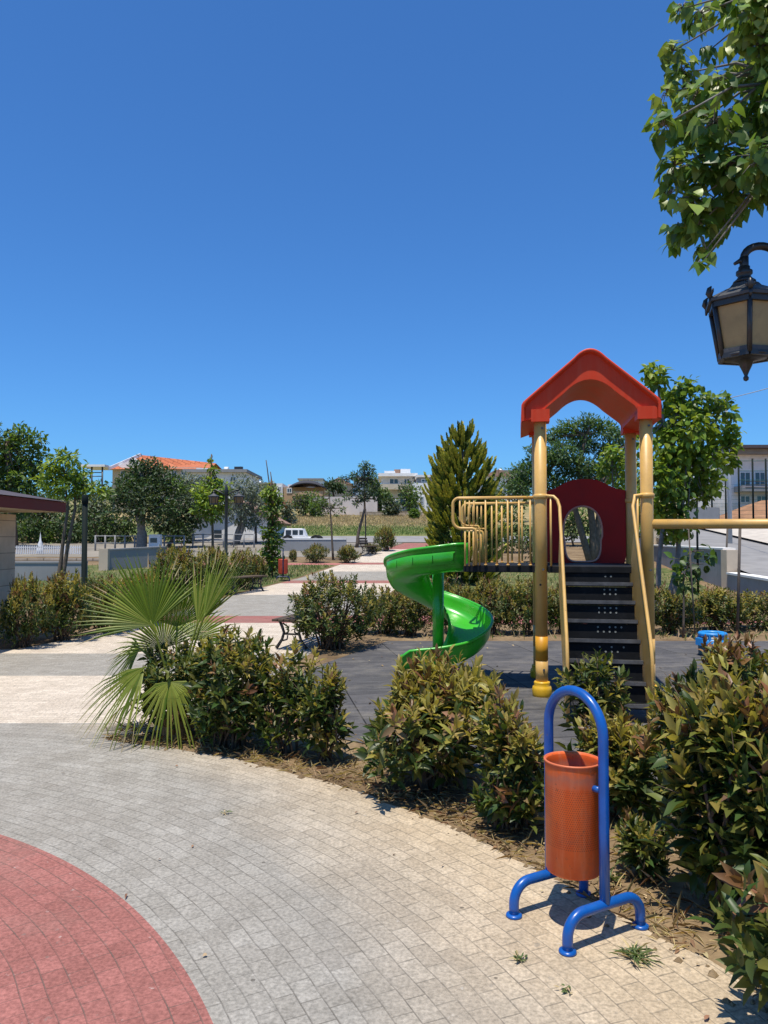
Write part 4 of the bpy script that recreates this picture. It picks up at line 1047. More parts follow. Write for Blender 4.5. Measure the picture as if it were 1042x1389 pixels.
# ------------------------------------------------------------------ trees
def rdir(rd): 
    z = rd.uniform(-1, 1); a = rd.uniform(0, 2*PI); q = math.sqrt(1-z*z); return Vector((q*math.cos(a), q*math.sin(a), z))
def crown_leaves(cl, n, leafL, wr, rg, mats, weights, droop=-.2, shell=.42, flat=.85, lightbias=None):
    C = np.array([c[:3] for c in cl]); Rr = np.array([c[3] for c in cl]); w = Rr**2; w = w/w.sum()
    idx = rg.choice(len(cl), n, p=w); d = nrm(rg.normal(size=(n, 3))); rad = rg.uniform(0, 1, n)**shell
    # break the sphere: lobes
    rad *= 1+.22*np.sin(d[:, 0]*5+idx)*np.sin(d[:, 1]*6+idx*2.1)+.14*np.sin(d[:, 2]*9+idx)
    off = d*(rad*Rr[idx])[:, None]; off[:, 2] *= flat
    P = C[idx]+off
    D = d*.7+rg.normal(size=(n, 3))*.7; D[:, 2] += droop
    U = d*.5+np.array((0, 0, .7))+rg.normal(size=(n, 3))*.45
    Ls = rg.uniform(.65, 1.25, n)*leafL
    mi = rg.choice(len(mats), n, p=np.array(weights)/sum(weights))
    # whole clusters lean to one leaf colour
    cm = rg.choice(len(mats), len(cl), p=np.array(weights)/sum(weights)); use = rg.random(n) < .55; mi = np.where(use, cm[idx], mi)
    return P, D, U, Ls, Ls*wr, mi
def tree(name, label, Y, base_px, cl_px, leaf_px, n, mats, weights, group=None, trunk_r=.09, trunks=None, bark='bark', seed=0, wr=.5, tmpl=LEAF4, shell=.42, flat=.85, droop=-.2, dyk=.8, cat='tree', zbase=None, twigs=2):
    rd = random.Random(seed); rg = np.random.default_rng(seed+100)
    z0 = h(Y) if zbase is None else zbase; b = at(base_px, 700, Y); base = Vector((b.x, Y, z0))
    t = thing(name, label, cat, base, 0, group); m = mpp(Y); cl = []
    for (px, py, r) in cl_px:
        p = at(px, py, Y+rd.uniform(-1, 1)*r*m*dyk)-base; cl.append((p.x, p.y, p.z, r*m))
    leaves('crown', *crown_leaves(cl, n, leaf_px*m, wr, rg, mats, weights, droop, shell, flat), mats, t, tmpl)
    tb = MB(bark)
    tops = []
    for tr in (trunks or [[(base_px, None), (cl_px[0][0], cl_px[0][1])]]):
        pts = []
        for i, (px, py) in enumerate(tr):
            p = Vector((at(px, 700, Y).x-base.x, 0, -.05)) if py is None else at(px, py, Y)-base; pts.append(p)
        fine = []
        for a, c in zip(pts, pts[1:]):
            for k in range(3): fine.append(a.lerp(c, k/3)+Vector((rd.gauss(0, .15), rd.gauss(0, .15), 0))*trunk_r)
        fine.append(pts[-1]); nf = len(fine)
        tb.tube(fine, [trunk_r*(1.15-.75*i/(nf-1)) for i in range(nf)], 9); tops.append(fine[-1]); tops.append(fine[int(nf*.75)])
    for c in cl:
        c3 = Vector(c[:3]); s = min(tops, key=lambda q: (q-c3).length)
        for k in range(twigs):
            e = c3+rdir(rd)*c[3]*.6*k; mid = (s+e)/2+rdir(rd)*c[3]*.2
            tb.tube([s, mid, e], [trunk_r*.38, trunk_r*.25, trunk_r*.08], 5)
    tb.build('trunk', t); return t

# overhanging tree, top right (trunk outside the frame)
def overhang():
    Y = 3.9; base = Vector((3.0, 4.3, 0)); t = thing('broadleaf_tree', 'leafy tree overhanging the black lantern from the upper right', 'tree', base)
    rd = random.Random(5); m = mpp(Y)
    cl = [(925, 12, 16), (950, 18, 22), (985, 10, 26), (1020, 15, 30), (1045, 55, 30), (1000, 55, 16), (960, 70, 12),
          (912, 70, 18), (925, 100, 24), (905, 128, 18), (900, 170, 20), (945, 130, 26), (975, 110, 22), (1010, 95, 26), (1040, 110, 30),
          (930, 180, 28), (970, 170, 30), (1010, 160, 30), (1045, 170, 30), (915, 225, 22), (950, 230, 30), (990, 225, 30), (1030, 220, 30),
          (910, 262, 16), (940, 275, 24), (975, 280, 26), (1008, 266, 24), (1042, 258, 24), (918, 310, 16), (912, 330, 10), (945, 308, 18), (978, 300, 14), (958, 338, 10), (950, 360, 6), (972, 325, 8), (1075, 140, 60), (1120, 60, 60), (1110, 230, 50), (1080, 0, 60), (1150, 150, 70)]
    P, D, U, Ls, mi = [], [], [], [], []; tb = MB('bark_grey')
    trunk_top = Vector((0, 0, 3.6)); tb.tube([(0, 0, -.05), (.03, .02, 1.2), (-.03, 0, 2.4), (-.1, -.05, 3.5)], [.14, .12, .105, .09], 12)
    limbs = [(1080, 110), (1090, 5), (1110, 190)]; lp = []
    for px, py in limbs:
        e = at(px, py, Y)-base; tb.tube([(-.1, -.05, 3.4), Vector((-.3, -.1, 3.5)).lerp(e, .4), e], [.06, .05, .035], 8); lp.append(e)
    for px, py, r in cl:
        c = at(px, py, Y+rd.uniform(-.3, .35))-base; rm = r*m
        s = min(lp, key=lambda q: (q-c).length); mid = (s+c)/2+Vector((0, 0, .08)); tb.tube([s, mid, c], [.011, .007, .003], 6)
        k = int(4+r*r/13); 
        for _ in range(k):
            d = rdir(rd); p = c+d*rm*rd.random()**.4
            dd = d*.5+Vector((rd.gauss(0, .45), rd.gauss(0, .45), -.65)); P.append(p); D.append(dd); U.append(Vector((rd.gauss(0, .5), rd.gauss(0, .5)-.3, .8)))
            Ls.append(rd.uniform(.05, .095)*(.85 if py < 150 and px < 940 else 1)); mi.append(1 if rd.random() < (.55 if py < 140 else .2) else 0)  # paler leaves favoured high in the crown: sunlit highlights put into leaf colour
            if rd.random() < .35: tb.tube([c, (c+p)/2+Vector((0, 0, .02)), p], [.004, .003, .0015], 4)
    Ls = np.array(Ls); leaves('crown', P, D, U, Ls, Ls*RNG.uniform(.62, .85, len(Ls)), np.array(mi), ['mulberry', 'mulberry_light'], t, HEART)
    tb.build('trunk', t)
overhang()

# right tree behind the tower: large drooping leaves
tree('broadleaf_tree', 'bright leafy young tree on the right behind the playground tower', 14.5, 893,
     [(885, 505, 14), (893, 515, 14), (930, 525, 16), (915, 545, 22), (945, 545, 20), (975, 545, 16), (990, 560, 10), (905, 575, 26), (935, 580, 28), (965, 580, 26), (990, 590, 14), (998, 605, 10), (900, 610, 28), (930, 620, 30), (960, 620, 26), (985, 625, 14), (890, 640, 22), (905, 655, 26), (935, 655, 28), (962, 655, 18), (955, 675, 10), (895, 685, 22), (920, 690, 24), (905, 712, 18), (930, 715, 14), (912, 728, 10), (870, 600, 16), (866, 560, 8)],
     11, 3300, ['mid_green', 'fresh_green', 'mulberry'], [.25, .65, .1], None, .05, [[(888, None), (893, 760), (908, 640), (918, 560)], [(896, None), (918, 760), (930, 640), (945, 560)], [(905, None), (922, 745), (905, 600), (892, 520)]], 'bark_grey', 31, .62, LEAF8, .5, 1.0, -.55, .8)
tree('sapling', 'small leafy sapling tied to a thin stake right of the yellow posts', 12.6, 925,
     [(945, 742, 9), (962, 752, 8), (935, 752, 9), (918, 760, 8), (955, 765, 8), (928, 775, 10), (945, 780, 8), (920, 790, 9), (935, 795, 8)],
     12, 110, ['mid_green', 'dark_green'], [.6, .4], None, .018, [[(925, None), (927, 790), (938, 748)]], 'bark', 32, .6, LEAF8, .5, 1, -.5, .6)
# acacia behind the roof
tree('acacia_tree', 'dark feathery tree seen through the arch of the red roof', 30, 800,
     [(795, 572, 16), (770, 582, 18), (815, 580, 18), (835, 590, 16), (750, 592, 14), (790, 600, 24), (825, 610, 22), (760, 615, 26), (735, 625, 22), (715, 640, 22), (780, 635, 30), (815, 640, 28), (740, 655, 24), (705, 660, 18), (845, 625, 16), (770, 665, 22), (720, 608, 8), (800, 670, 24), (848, 600, 10)],
     7, 11000, ['acacia', 'dark_green', 'mid_green'], [.6, .15, .25], None, .14, [[(805, None), (802, 690), (785, 640), (795, 590)], [(805, None), (815, 680), (830, 620)], [(803, None), (780, 690), (745, 640)]], 'bark', 33, .3, LEAF4, .5, .62, -.1, .9)
tree('leafy_shrub', 'light green young tree between the rear posts of the tower', 24, 835, [(830, 615, 14), (848, 628, 16), (822, 635, 14), (840, 650, 18), (858, 600, 8), (850, 672, 16)], 8, 900, ['fresh_green', 'mid_green'], [.7, .3], None, .05, None, 'bark', 34, .55)
GS = 'green shrubs beyond the playground'
for i, (lab, Yd, px, cl) in enumerate([
    ('loose green shrub seen through the yellow railing bars', 38, 690, [(680, 715, 16), (698, 708, 18), (712, 722, 16), (690, 735, 16), (670, 735, 12)]),
    ('low green shrub left of the left yellow post, right of the conifer', 33, 722, [(715, 735, 14), (735, 728, 16), (728, 745, 14), (745, 742, 12)]),
    ('dark shrub seen through the opening of the dark red panel', 42, 778, [(770, 705, 14), (785, 700, 14), (778, 720, 14), (795, 712, 12)]),
    ('small shrub right of the panel opening, low in the gap', 36, 815, [(808, 735, 12), (822, 730, 12), (815, 745, 10)]),
    ('dark shrub right behind the right yellow post', 33, 862, [(858, 705, 16), (868, 690, 14), (862, 722, 16), (850, 735, 14)])]):
    tree('dark_shrub', lab, Yd, px, cl, 6, 800, ['mid_green', 'dark_green', 'olive'], [.5, .3, .2], GS, .05, None, 'bark', 120+i, .45, cat='shrub')
# conifer
def conifer():
    Y = 24; z0 = h(Y); b = at(628, 700, Y); base = Vector((b.x, Y, z0)); t = thing('conifer', 'pointed yellow green conifer behind the walkway railing', 'conifer', base)
    rg = np.random.default_rng(77); rd = random.Random(77); Ht = at(628, 572, Y).z-z0; m = mpp(Y)
    prof = lambda f: np.interp(f, [0, .12, .3, .5, .68, .82, .93, 1], [1.0, 1.12, 1.2, 1.12, .92, .62, .32, .06])
    P, D, U, Ls, Ws, mi = [], [], [], [], [], []
    for k in range(480):
        f = rd.random()**1.1; an = rd.uniform(0, 2*PI); rr = prof(f)*rd.uniform(.45, 1.0); lean = .85*(1-f)+.42
        c = Vector((math.cos(an)*rr*.72, math.sin(an)*rr*.72, f*Ht*.90)); ax = Vector((math.cos(an)*lean, math.sin(an)*lean, 1)).normalized()
        ln = rd.uniform(.45, .8)*(1.0 if f < .85 else .85); tip = rd.random() < .8
        q1 = ax.orthogonal().normalized(); q2 = ax.cross(q1)
        for j in range(34):
            s = j/33; a2 = j*2.4; o = q1*math.cos(a2)+q2*math.sin(a2)
            P.append(c+ax*ln*s+Vector((math.cos(an), math.sin(an), -.2))*.16*ln*math.sin(s*2.6)); D.append(ax*1.0+o*(.5-.42*s)); U.append(o)
            l = ln*(.36-.14*s); Ls.append(l); Ws.append(l*.5); mi.append(1 if (tip and s > .42) or rd.random() < .2 else 0)
    leaves('crown', P, D, U, np.array(Ls), np.array(Ws), np.array(mi), ['conifer', 'conifer_tip'], t, LEAF4)
    tb = MB('bark'); tb.tube([(0, 0, -.05), (0, 0, Ht*.85)], [.09, .02], 8); tb.build('trunk', t)
conifer()
# left side trees
tree('broadleaf_tree', 'tall dark green tree at the far left edge above the kiosk roof', 40, 22, [(8, 600, 22), (28, 592, 18), (48, 598, 16), (18, 625, 26), (45, 622, 22), (5, 650, 28), (35, 650, 28), (55, 640, 14), (-20, 630, 40), (20, 680, 26), (-30, 680, 40)], 7, 5200, ['dark_green', 'mid_green', 'fresh_green'], [.35, .5, .15], None, .2, None, 'bark', 41, .55)
tree('broadleaf_tree', 'slender forked tree with light green drooping leaves left of the plain dark post', 23, 85, [(82, 618, 12), (95, 622, 14), (70, 632, 14), (105, 640, 14), (85, 645, 18), (62, 652, 12), (110, 655, 12), (95, 662, 16), (75, 665, 12), (118, 668, 8), (128, 662, 9), (142, 668, 8)], 9, 1300, ['fresh_green', 'mid_green'], [.6, .4], None, .06, [[(80, None), (85, 740), (92, 690), (88, 650)], [(86, None), (92, 740), (102, 690), (100, 655)]], 'bark', 42, .38, LEAF4, .45, .7, -.35)
GT = 'dark trees behind the white picket fence'
tree('olive_tree', 'grey green tree just right of the kiosk eave behind the picket fence', 46, 60, [(50, 690, 22), (80, 695, 24), (65, 715, 24), (40, 720, 20), (95, 718, 20)], 6, 2600, ['olive', 'dark_green'], [.6, .4], GT, .15, None, 'bark', 43, .4)
tree('olive_tree', 'dark spreading tree between the plain post and the round tree', 46, 125, [(118, 690, 22), (138, 685, 18), (130, 710, 24), (110, 722, 20), (150, 715, 20), (140, 730, 16)], 6, 2600, ['dark_green', 'mid_green', 'olive'], [.5, .25, .25], GT, .15, None, 'bark', 44, .4)
tree('olive_tree', 'dark tree at the back left, seen under the kiosk eave', 50, 20, [(10, 705, 26), (35, 712, 26), (25, 735, 20), (0, 735, 25)], 6, 1800, ['dark_green'], [1], GT, .15, None, 'bark', 45, .45)
tree('round_tree', 'round dark crowned tree with a grey trunk below the red roofed house', 38, 190, [(198, 642, 24), (176, 655, 18), (220, 650, 22), (162, 672, 15), (185, 668, 30), (215, 672, 28), (238, 662, 16), (165, 688, 15), (195, 690, 26), (225, 690, 18), (187, 634, 12), (208, 632, 12)], 6, 6500, ['dark_green', 'olive', 'mid_green'], [.6, .25, .15], None, .24, [[(192, None), (191, 725), (193, 700), (198, 660)], [(192, None), (192, 715), (180, 680)]], 'bark_grey', 46, .4, LEAF4, .4, .8, .1)
tree('olive_tree', 'dark leaning tree between the round tree and the bright sapling', 41, 238, [(240, 685, 18), (258, 678, 16), (250, 700, 20), (228, 705, 18), (268, 702, 16), (215, 712, 14), (245, 718, 16)], 6, 2600, ['dark_green', 'olive'], [.7, .3], GT, .13, [[(228, None), (238, 725), (252, 700)]], 'bark', 47, .4)
tree('olive_tree', 'silvery olive tree behind the double lantern lamp', 43, 325, [(310, 668, 18), (330, 660, 18), (350, 668, 20), (320, 688, 22), (345, 690, 22), (362, 682, 14), (335, 705, 16), (300, 690, 14)], 6, 3000, ['silver', 'olive'], [.75, .25], None, .15, [[(318, None), (322, 720), (335, 690)], [(320, None), (330, 715), (325, 680)]], 'bark_grey', 48, .3)
tree('olive_tree', 'silvery olive tree below the flat white house on the left', 45, 262, [(252, 655, 14), (270, 660, 18), (258, 672, 18), (280, 680, 16), (295, 665, 12)], 6, 1700, ['silver', 'olive'], [.7, .3], None, .13, None, 'bark_grey', 49, .3)
tree('sapling', 'bright yellow green young tree left of the double lantern lamp', 30, 289, [(287, 655, 12), (275, 668, 14), (298, 664, 14), (285, 680, 18), (272, 690, 12), (302, 684, 10), (290, 698, 12), (288, 622, 4), (284, 632, 5), (291, 638, 5)], 7, 1300, ['fresh_green', 'mid_green'], [.75, .25], None, .05, [[(289, None), (288, 700), (287, 640), (287, 616)]], 'bark', 50, .5)
tree('column_shrub', 'slim leafy column shrub with a bare twig on top beside the lawn', 26, 370, [(366, 668, 11), (374, 680, 11), (366, 695, 12), (374, 708, 11), (366, 722, 12), (372, 736, 12), (366, 750, 13), (374, 762, 10), (368, 770, 8)], 7, 1500, ['mid_green', 'fresh_green', 'ph_bronze'], [.55, .2, .2], None, .035, [[(370, None), (369, 720), (366, 660), (361, 624)], [(369, 720), (370, 665), (367, 640)]], 'stem', 51, .5, LEAF4, .5, 1, -.3, .6, 'shrub')
tree('sapling', 'thin sparse sapling on the far lawn beside the truck', 34, 450, [(446, 670, 4), (438, 680, 5), (458, 682, 5), (448, 688, 5), (431, 688, 4), (466, 690, 4), (441, 696, 4), (456, 697, 4)], 5, 230, ['mid_green', 'olive'], [.5, .5], None, .05, [[(452, None), (450, 720), (447, 675)]], 'bark', 52, .45)
tree('pine_tree', 'dark topped tree with a leaning bare trunk at the far end of the lawn', 41, 490, [(494, 632, 7), (500, 638, 9), (506, 648, 8), (490, 645, 8), (498, 653, 9), (481, 646, 6), (472, 649, 5), (463, 650, 4), (486, 660, 8), (502, 665, 9), (493, 673, 8), (478, 668, 6), (511, 660, 6), (470, 674, 5), (512, 675, 5), (484, 682, 5)], 5, 1900, ['pine', 'mid_green', 'twig'], [.55, .3, .15], None, .09, [[(484, None), (487, 720), (495, 690), (494, 650)]], 'bark', 53, .3)
GQ = 'trees around the far houses'
for i, (lab, Yd, px, cl, mats) in enumerate([
    ('green tree below the tan house with the dark canopy', 70, 415, [(405, 680, 12), (422, 678, 14), (414, 692, 12), (432, 686, 8)], ['mid_green', 'olive']),
    ('dark tree left of the white two storey villa', 74, 515, [(510, 668, 10), (522, 672, 10), (516, 684, 12)], ['dark_green', 'mid_green']),
    ('round dark tree in front of the white villa', 72, 556, [(552, 664, 12), (562, 668, 12), (548, 678, 12), (560, 682, 12)], ['dark_green', 'mid_green']),
    ('small round shrub on the stone wall left of the conifer', 66, 562, [(562, 697, 6), (562, 702, 5)], ['mid_green']),
    ('tree right of the conifer at the skyline', 62, 690, [(690, 650, 16), (705, 662, 16), (682, 668, 14), (700, 680, 18)], ['dark_green', 'mid_green']),
    ('low green tree behind the yellow railing', 55, 672, [(668, 672, 12), (682, 690, 16), (660, 690, 12)], ['mid_green', 'olive']),
    ('dark tree between the pine and the tan house on the skyline', 95, 455, [(450, 658, 9), (462, 662, 8), (440, 664, 8)], ['dark_green', 'olive']),
    ('broad dark tree behind the dark topped pine on the hillside', 76, 500, [(506, 660, 9), (514, 672, 11), (522, 680, 11), (508, 686, 10)], ['dark_green', 'mid_green']),
    ('bushy green tree left of the sloping white wall', 68, 432, [(425, 690, 8), (436, 684, 8), (430, 698, 8)], ['mid_green', 'olive']),
    ('dark tree at the far right end of the white wall', 70, 532, [(528, 682, 8), (536, 690, 8), (526, 694, 7)], ['dark_green', 'olive']),
    ('silvery tree on the skyline right of the flat white house', 64, 345, [(340, 672, 12), (352, 680, 12), (362, 690, 12), (372, 698, 10)], ['silver', 'olive']),
    ('pale green tree on the skyline right of the dark feathery tree', 58, 868, [(852, 640, 14), (866, 650, 14), (858, 668, 14)], ['mid_green', 'fresh_green']),
    ('olive tree below the white house left of the vine column', 60, 388, [(388, 690, 10), (392, 705, 10), (384, 712, 8)], ['olive', 'silver']),
]):
    tree('far_tree', lab, Yd, px, cl, 4.5, 900, mats, [1]*len(mats), GQ, .16, None, 'bark', 60+i, .5)

GU = 'low dark undergrowth shrubs at the back left'
for i, (lab, Yd, px, cl) in enumerate([
    ('dark shrub under the grey green tree beside the kiosk eave', 44, 45, [(30, 722, 16), (50, 715, 18), (62, 728, 14), (40, 735, 14)]),
    ('dark shrub between the forked tree trunk and the plain post', 44, 92, [(85, 712, 18), (100, 722, 16), (92, 733, 14), (75, 730, 12)]),
    ('dark shrub right of the plain post behind the rail fence', 44, 135, [(125, 705, 18), (142, 700, 16), (150, 715, 16), (135, 728, 16), (122, 732, 12)]),
    ('dark shrub left of the round tree trunk', 44, 168, [(160, 712, 16), (172, 722, 14), (165, 732, 14), (178, 708, 12)]),
    ('dark shrub right of the white cabinet', 44, 235, [(228, 722, 14), (242, 716, 14), (252, 728, 12), (236, 733, 10)])]):
    tree('dark_shrub', lab, Yd, px, cl, 5.5, 900, ['dark_green', 'olive', 'mid_green'], [.6, .2, .2], GU, .06, None, 'bark', 80+i, .45, cat='shrub')

# bare stakes and thin trunks
def stake(label, px, ytop, ybase, Y, r, px2=None, m='stake'):
    a, b = at(px, ytop, Y), at(px2 or px, ybase, Y); z0 = h(Y); o = Vector((b.x, Y, z0))
    s = MB(m); s.tube([(0, 0, -.05), Vector((a.x, Y, a.z))-o], r, 8); ob = s.build('stake'); ob.location = o
    tag(ob, label, 'stake', 'thin stakes and bare stems')
stake('thin dark stake beside the small sapling right of the stairs', 934, 715, 830, 12.4, .012, 943)
stake('dark rope wrapped stake near the right edge behind the blue tub', 1004, 712, 850, 13, .025, 1000)
stake('leaning dark prop in front of the grey retaining wall on the right', 987, 712, 750, 24, .03, 983)
stake('thin stake under the pine like tree at the far lawn', 496, 690, 742, 41, .035)

# ------------------------------------------------------------------ kiosk
def kiosk():
    t = thing('kiosk', 'beige clad kiosk with dark red eaves at the left edge', 'kiosk', (-8.4, 10.7, 0))
    o = Vector((-8.4, 10.7, 0)); b = MB('kiosk_wall'); b.box((-8.4-o.x, 10.7-o.y, 1.0), (3.8, 5.4, 2.14)); b.build('wall', t)
    x0, x1, y0, y1 = -11.2-o.x, -5.75-o.x, 7.2-o.y, 13.7-o.y; z = 2.12
    f = MB('fascia', 'cream_wall')
    f.box(((x0+x1)/2, y0, z+.09), (x1-x0, .04, .18)); f.box(((x0+x1)/2, y1, z+.09), (x1-x0, .04, .18))
    f.box((x0+.02, (y0+y1)/2, z+.09), (.04, y1-y0-.042, .178)); f.box((x1-.02, (y0+y1)/2, z+.09), (.04, y1-y0-.042, .178))
    f.box(((x0+x1)/2, (y0+y1)/2, z+.015), (x1-x0-.09, y1-y0-.05, .03), mi=1); f.build('eaves', t)
    r = MB('roof_dark'); e = .03
    c = [(x0-e, y0-e, z+.19), (x1+e, y0-e, z+.19), (x1+e, y1+e, z+.19), (x0-e, y1+e, z+.19)]; ym = (y0+y1)/2; xm = (x0+x1)/2
    rd_ = [(xm, y0+2.2, z+.75), (xm, y1-2.2, z+.75)]
    r.add(c+rd_, [(0, 1, 4), (1, 2, 5, 4), (2, 3, 5), (3, 0, 4, 5), (3, 2, 1, 0)]); r.build('roof', t)
kiosk()

# ------------------------------------------------------------------ walls and fences, left
def wall_run(name, label, pts, H, th, mat, cap=None, pier=None, cat='wall', group=None, topz=None):
    pts = [Vector((p[0], p[1], 0)) for p in pts]; o = Vector((pts[0].x, pts[0].y, h(pts[0].y))); t = thing(name, label, cat, o, 0, group)
    b = MB(mat); cb = MB(cap) if cap else None
    for a, c in zip(pts, pts[1:]):
        d = (c-a); n = Vector((-d.y, d.x, 0)).normalized()*th/2; k = max(1, int(d.length/2))
        za = (topz if topz is not None else h(a.y)+H)-o.z; zc = (topz if topz is not None else h(c.y)+H)-o.z
        b0a, b0c = h(a.y)-.3-o.z, h(c.y)-.3-o.z; A, C_ = a-o, c-o
        P = lambda q, nn, z: Vector((q.x+nn.x, q.y+nn.y, z))
        vs = [P(A, -n, b0a), P(C_, -n, b0c), P(C_, n, b0c), P(A, n, b0a), P(A, -n, za), P(C_, -n, zc), P(C_, n, zc), P(A, n, za)]
        b.add(vs, [(0, 3, 2, 1), (4, 5, 6, 7), (0, 1, 5, 4), (2, 3, 7, 6), (1, 2, 6, 5), (0, 4, 7, 3)])
        if cb:
            n2 = n*1.18; vs = [P(A, -n2, za+.002), P(C_, -n2, zc+.002), P(C_, n2, zc+.002), P(A, n2, za+.002), P(A, -n2, za+.06), P(C_, -n2, zc+.06), P(C_, n2, zc+.06), P(A, n2, za+.06)]
            cb.add(vs, [(0, 3, 2, 1), (4, 5, 6, 7), (0, 1, 5, 4), (2, 3, 7, 6), (1, 2, 6, 5), (0, 4, 7, 3)])
    b.build('wall_body', t)
    if cb: cb.build('coping', t)
    if pier:
        for q in pier:
            p = MB('pier'); z = h(q[1])-o.z; p.box((q[0]-o.x, q[1]-o.y, z+q[2]/2-.1), (q[3], th+.08, q[2]+.2)); p.build('pier', t)
    return t
def gp(px, Y): return (at(px, 700, Y).x, Y)
def topH(px, py, Y): return at(px, py, Y).z-h(Y)
wall_run('low_wall', 'low grey wall behind the first bushes of the left hedge', [gp(-40, 25), gp(118, 25)], topH(60, 764, 25), .25, 'grey_wall', 'grey_wall')
wall_run('low_wall', 'grey blue wall with a tan end pier under the round tree', [gp(142, 29), gp(225, 31)], topH(180, 747, 29), .25, 'grey_wall', 'grey_wall', [(gp(143, 29)[0], 29, topH(143, 745, 29)+.02, .34)])
def picket(label, pa, pb, py_top, Y, n, m='white_paint'):
    a, b = at(pa, 700, Y), at(pb, 700, Y); o = Vector((a.x, Y, h(Y))); Ht = topH(60, py_top, Y); Ln = b.x-a.x
    t = thing('picket_fence', label, 'fence', o); s = MB(m)
    for k in range(n): s.box((Ln*k/(n-1), 0, Ht*.5+.1), (.05, .03, Ht-.2))
    s.build('pickets', t); r = MB(m)
    for z in (.2*Ht+.1, .85*Ht): r.box((Ln/2, .03, z), (Ln, .03, .06))
    r.build('rails', t)
picket('white picket fence left of the forked tree', 18, 115, 740, 35, 34)
wall_run('low_wall', 'pale rubble wall below the picket fence', [gp(18, 33.5), gp(140, 33.5)], topH(80, 757, 33.5), .3, 'stone')
def rail_fence(label, pa, pb, py_top, Y, n, m='grey_wall'):
    a, b = at(pa, 700, Y), at(pb, 700, Y); o = Vector((a.x, Y, h(Y))); Ht = topH(pa, py_top, Y); Ln = b.x-a.x
    t = thing('rail_fence', label, 'fence', o, 0, 'thin metal rail fences'); r = MB(m)
    for k in range(n): s = MB(m); s.tube([(Ln*k/(n-1), 0, -.05), (Ln*k/(n-1), 0, Ht)], .045, 6); s.build('post', t)
    for z in (.5*Ht, .95*Ht): r.tube([(0, 0, z), (Ln, 0, z)], .03, 6)
    r.build('rails', t)
rail_fence('thin grey rail fence under the round tree', 130, 250, 726, 39, 10)
rail_fence('thin grey rail fence in front of the white shed', 262, 345, 724, 41, 7)
def cabinet():
    Y = 38; p = at(211, 730, Y); z0 = h(Y); t = thing('utility_cabinet', 'small white cabinet beside the trunk of the round tree', 'cabinet', (p.x, Y, z0)); H = topH(211, 725, Y)
    b = MB('white_paint'); b.box((0, 0, H/2), (.55, .4, H)); b.build('body', t, bevel=.01); d = MB('glass'); d.box((-.03, -.205, H*.68), (.34, .012, H*.25)); d.build('opening', t)
cabinet()
def cone():
    Y = 37; p = at(55, 728, Y); t = thing('garden_ornament', 'white pointed ornament standing behind the picket fence', 'ornament', (p.x, Y, h(Y))); H = topH(55, 721, Y)
    b = MB('white_paint'); b.lathe([(.16, 0), (.16, H*.25), (.10, H*.3), (.12, H*.45), (.05, H*.6), (.02, H*.85), (0, H)], (0, 0, 0), 12); b.build('body', t)
cone()
# walls at the far end of the path
wall_run('low_wall', 'low grey wall in front of the white truck', [gp(378, 39), gp(470, 39)], topH(420, 732, 39), .25, 'grey_wall', 'white_wall')
wall_run('stone_wall', 'low rubble stone wall along the top of the open lot', [gp(488, 71), gp(600, 71)], topH(540, 694, 71), .4, 'stone')
wall_run('white_wall', 'long whitewashed wall with a sloping top behind the thin sapling', [gp(425, 72), gp(512, 72)], topH(470, 674, 72), .4, 'pink_wall')
def truck():
    Y = 42; p = at(404, 730, Y); z0 = h(Y); t = thing('pickup_truck', 'white pickup truck parked on the street beyond the low grey wall', 'truck', (p.x, Y, z0)); m = mpp(Y)
    z = lambda py: at(404, py, Y).z-z0; x = lambda px: at(px, 730, Y).x-p.x
    b = MB('white_paint'); y0 = -.8
    poly = [(x(384), y0, z(741)), (x(384), y0, z(731)), (x(388), y0, z(728)), (x(419), y0, z(728)), (x(432), y0, z(730.5)), (x(438), y0, z(734)), (x(438), y0, z(741))]
    b.prism(poly, (0, 1.6, 0)); b.build('body', t, bevel=.05)
    c = MB('white_paint'); poly = [(x(387), y0+.06, z(728)), (x(388.5), y0+.12, z(717)), (x(412), y0+.12, z(717)), (x(417), y0+.06, z(728))]
    c.prism(poly, (0, 1.42, 0)); co = c.build('cab', t, bevel=.04)
    for a, d in ((390, 397), (399, 406), (408, 413)):
        g = MB('glass'); g.box(((x(a)+x(d))/2, y0+.085, z(722.5)), ((d-a)*m, .03, 6.5*m)); g.build('window', co)
    for px in (393, 430):
        for yy in (y0+.02, y0+1.58):
            w = MB('tyre', 'grey_wall'); w.tube([(x(px), yy-.1, .31), (x(px), yy+.1, .31)], .31, 16); w.tube([(x(px), yy-.11, .31), (x(px), yy-.09, .31)], .17, 12, 1); w.build('wheel', t)
truck()

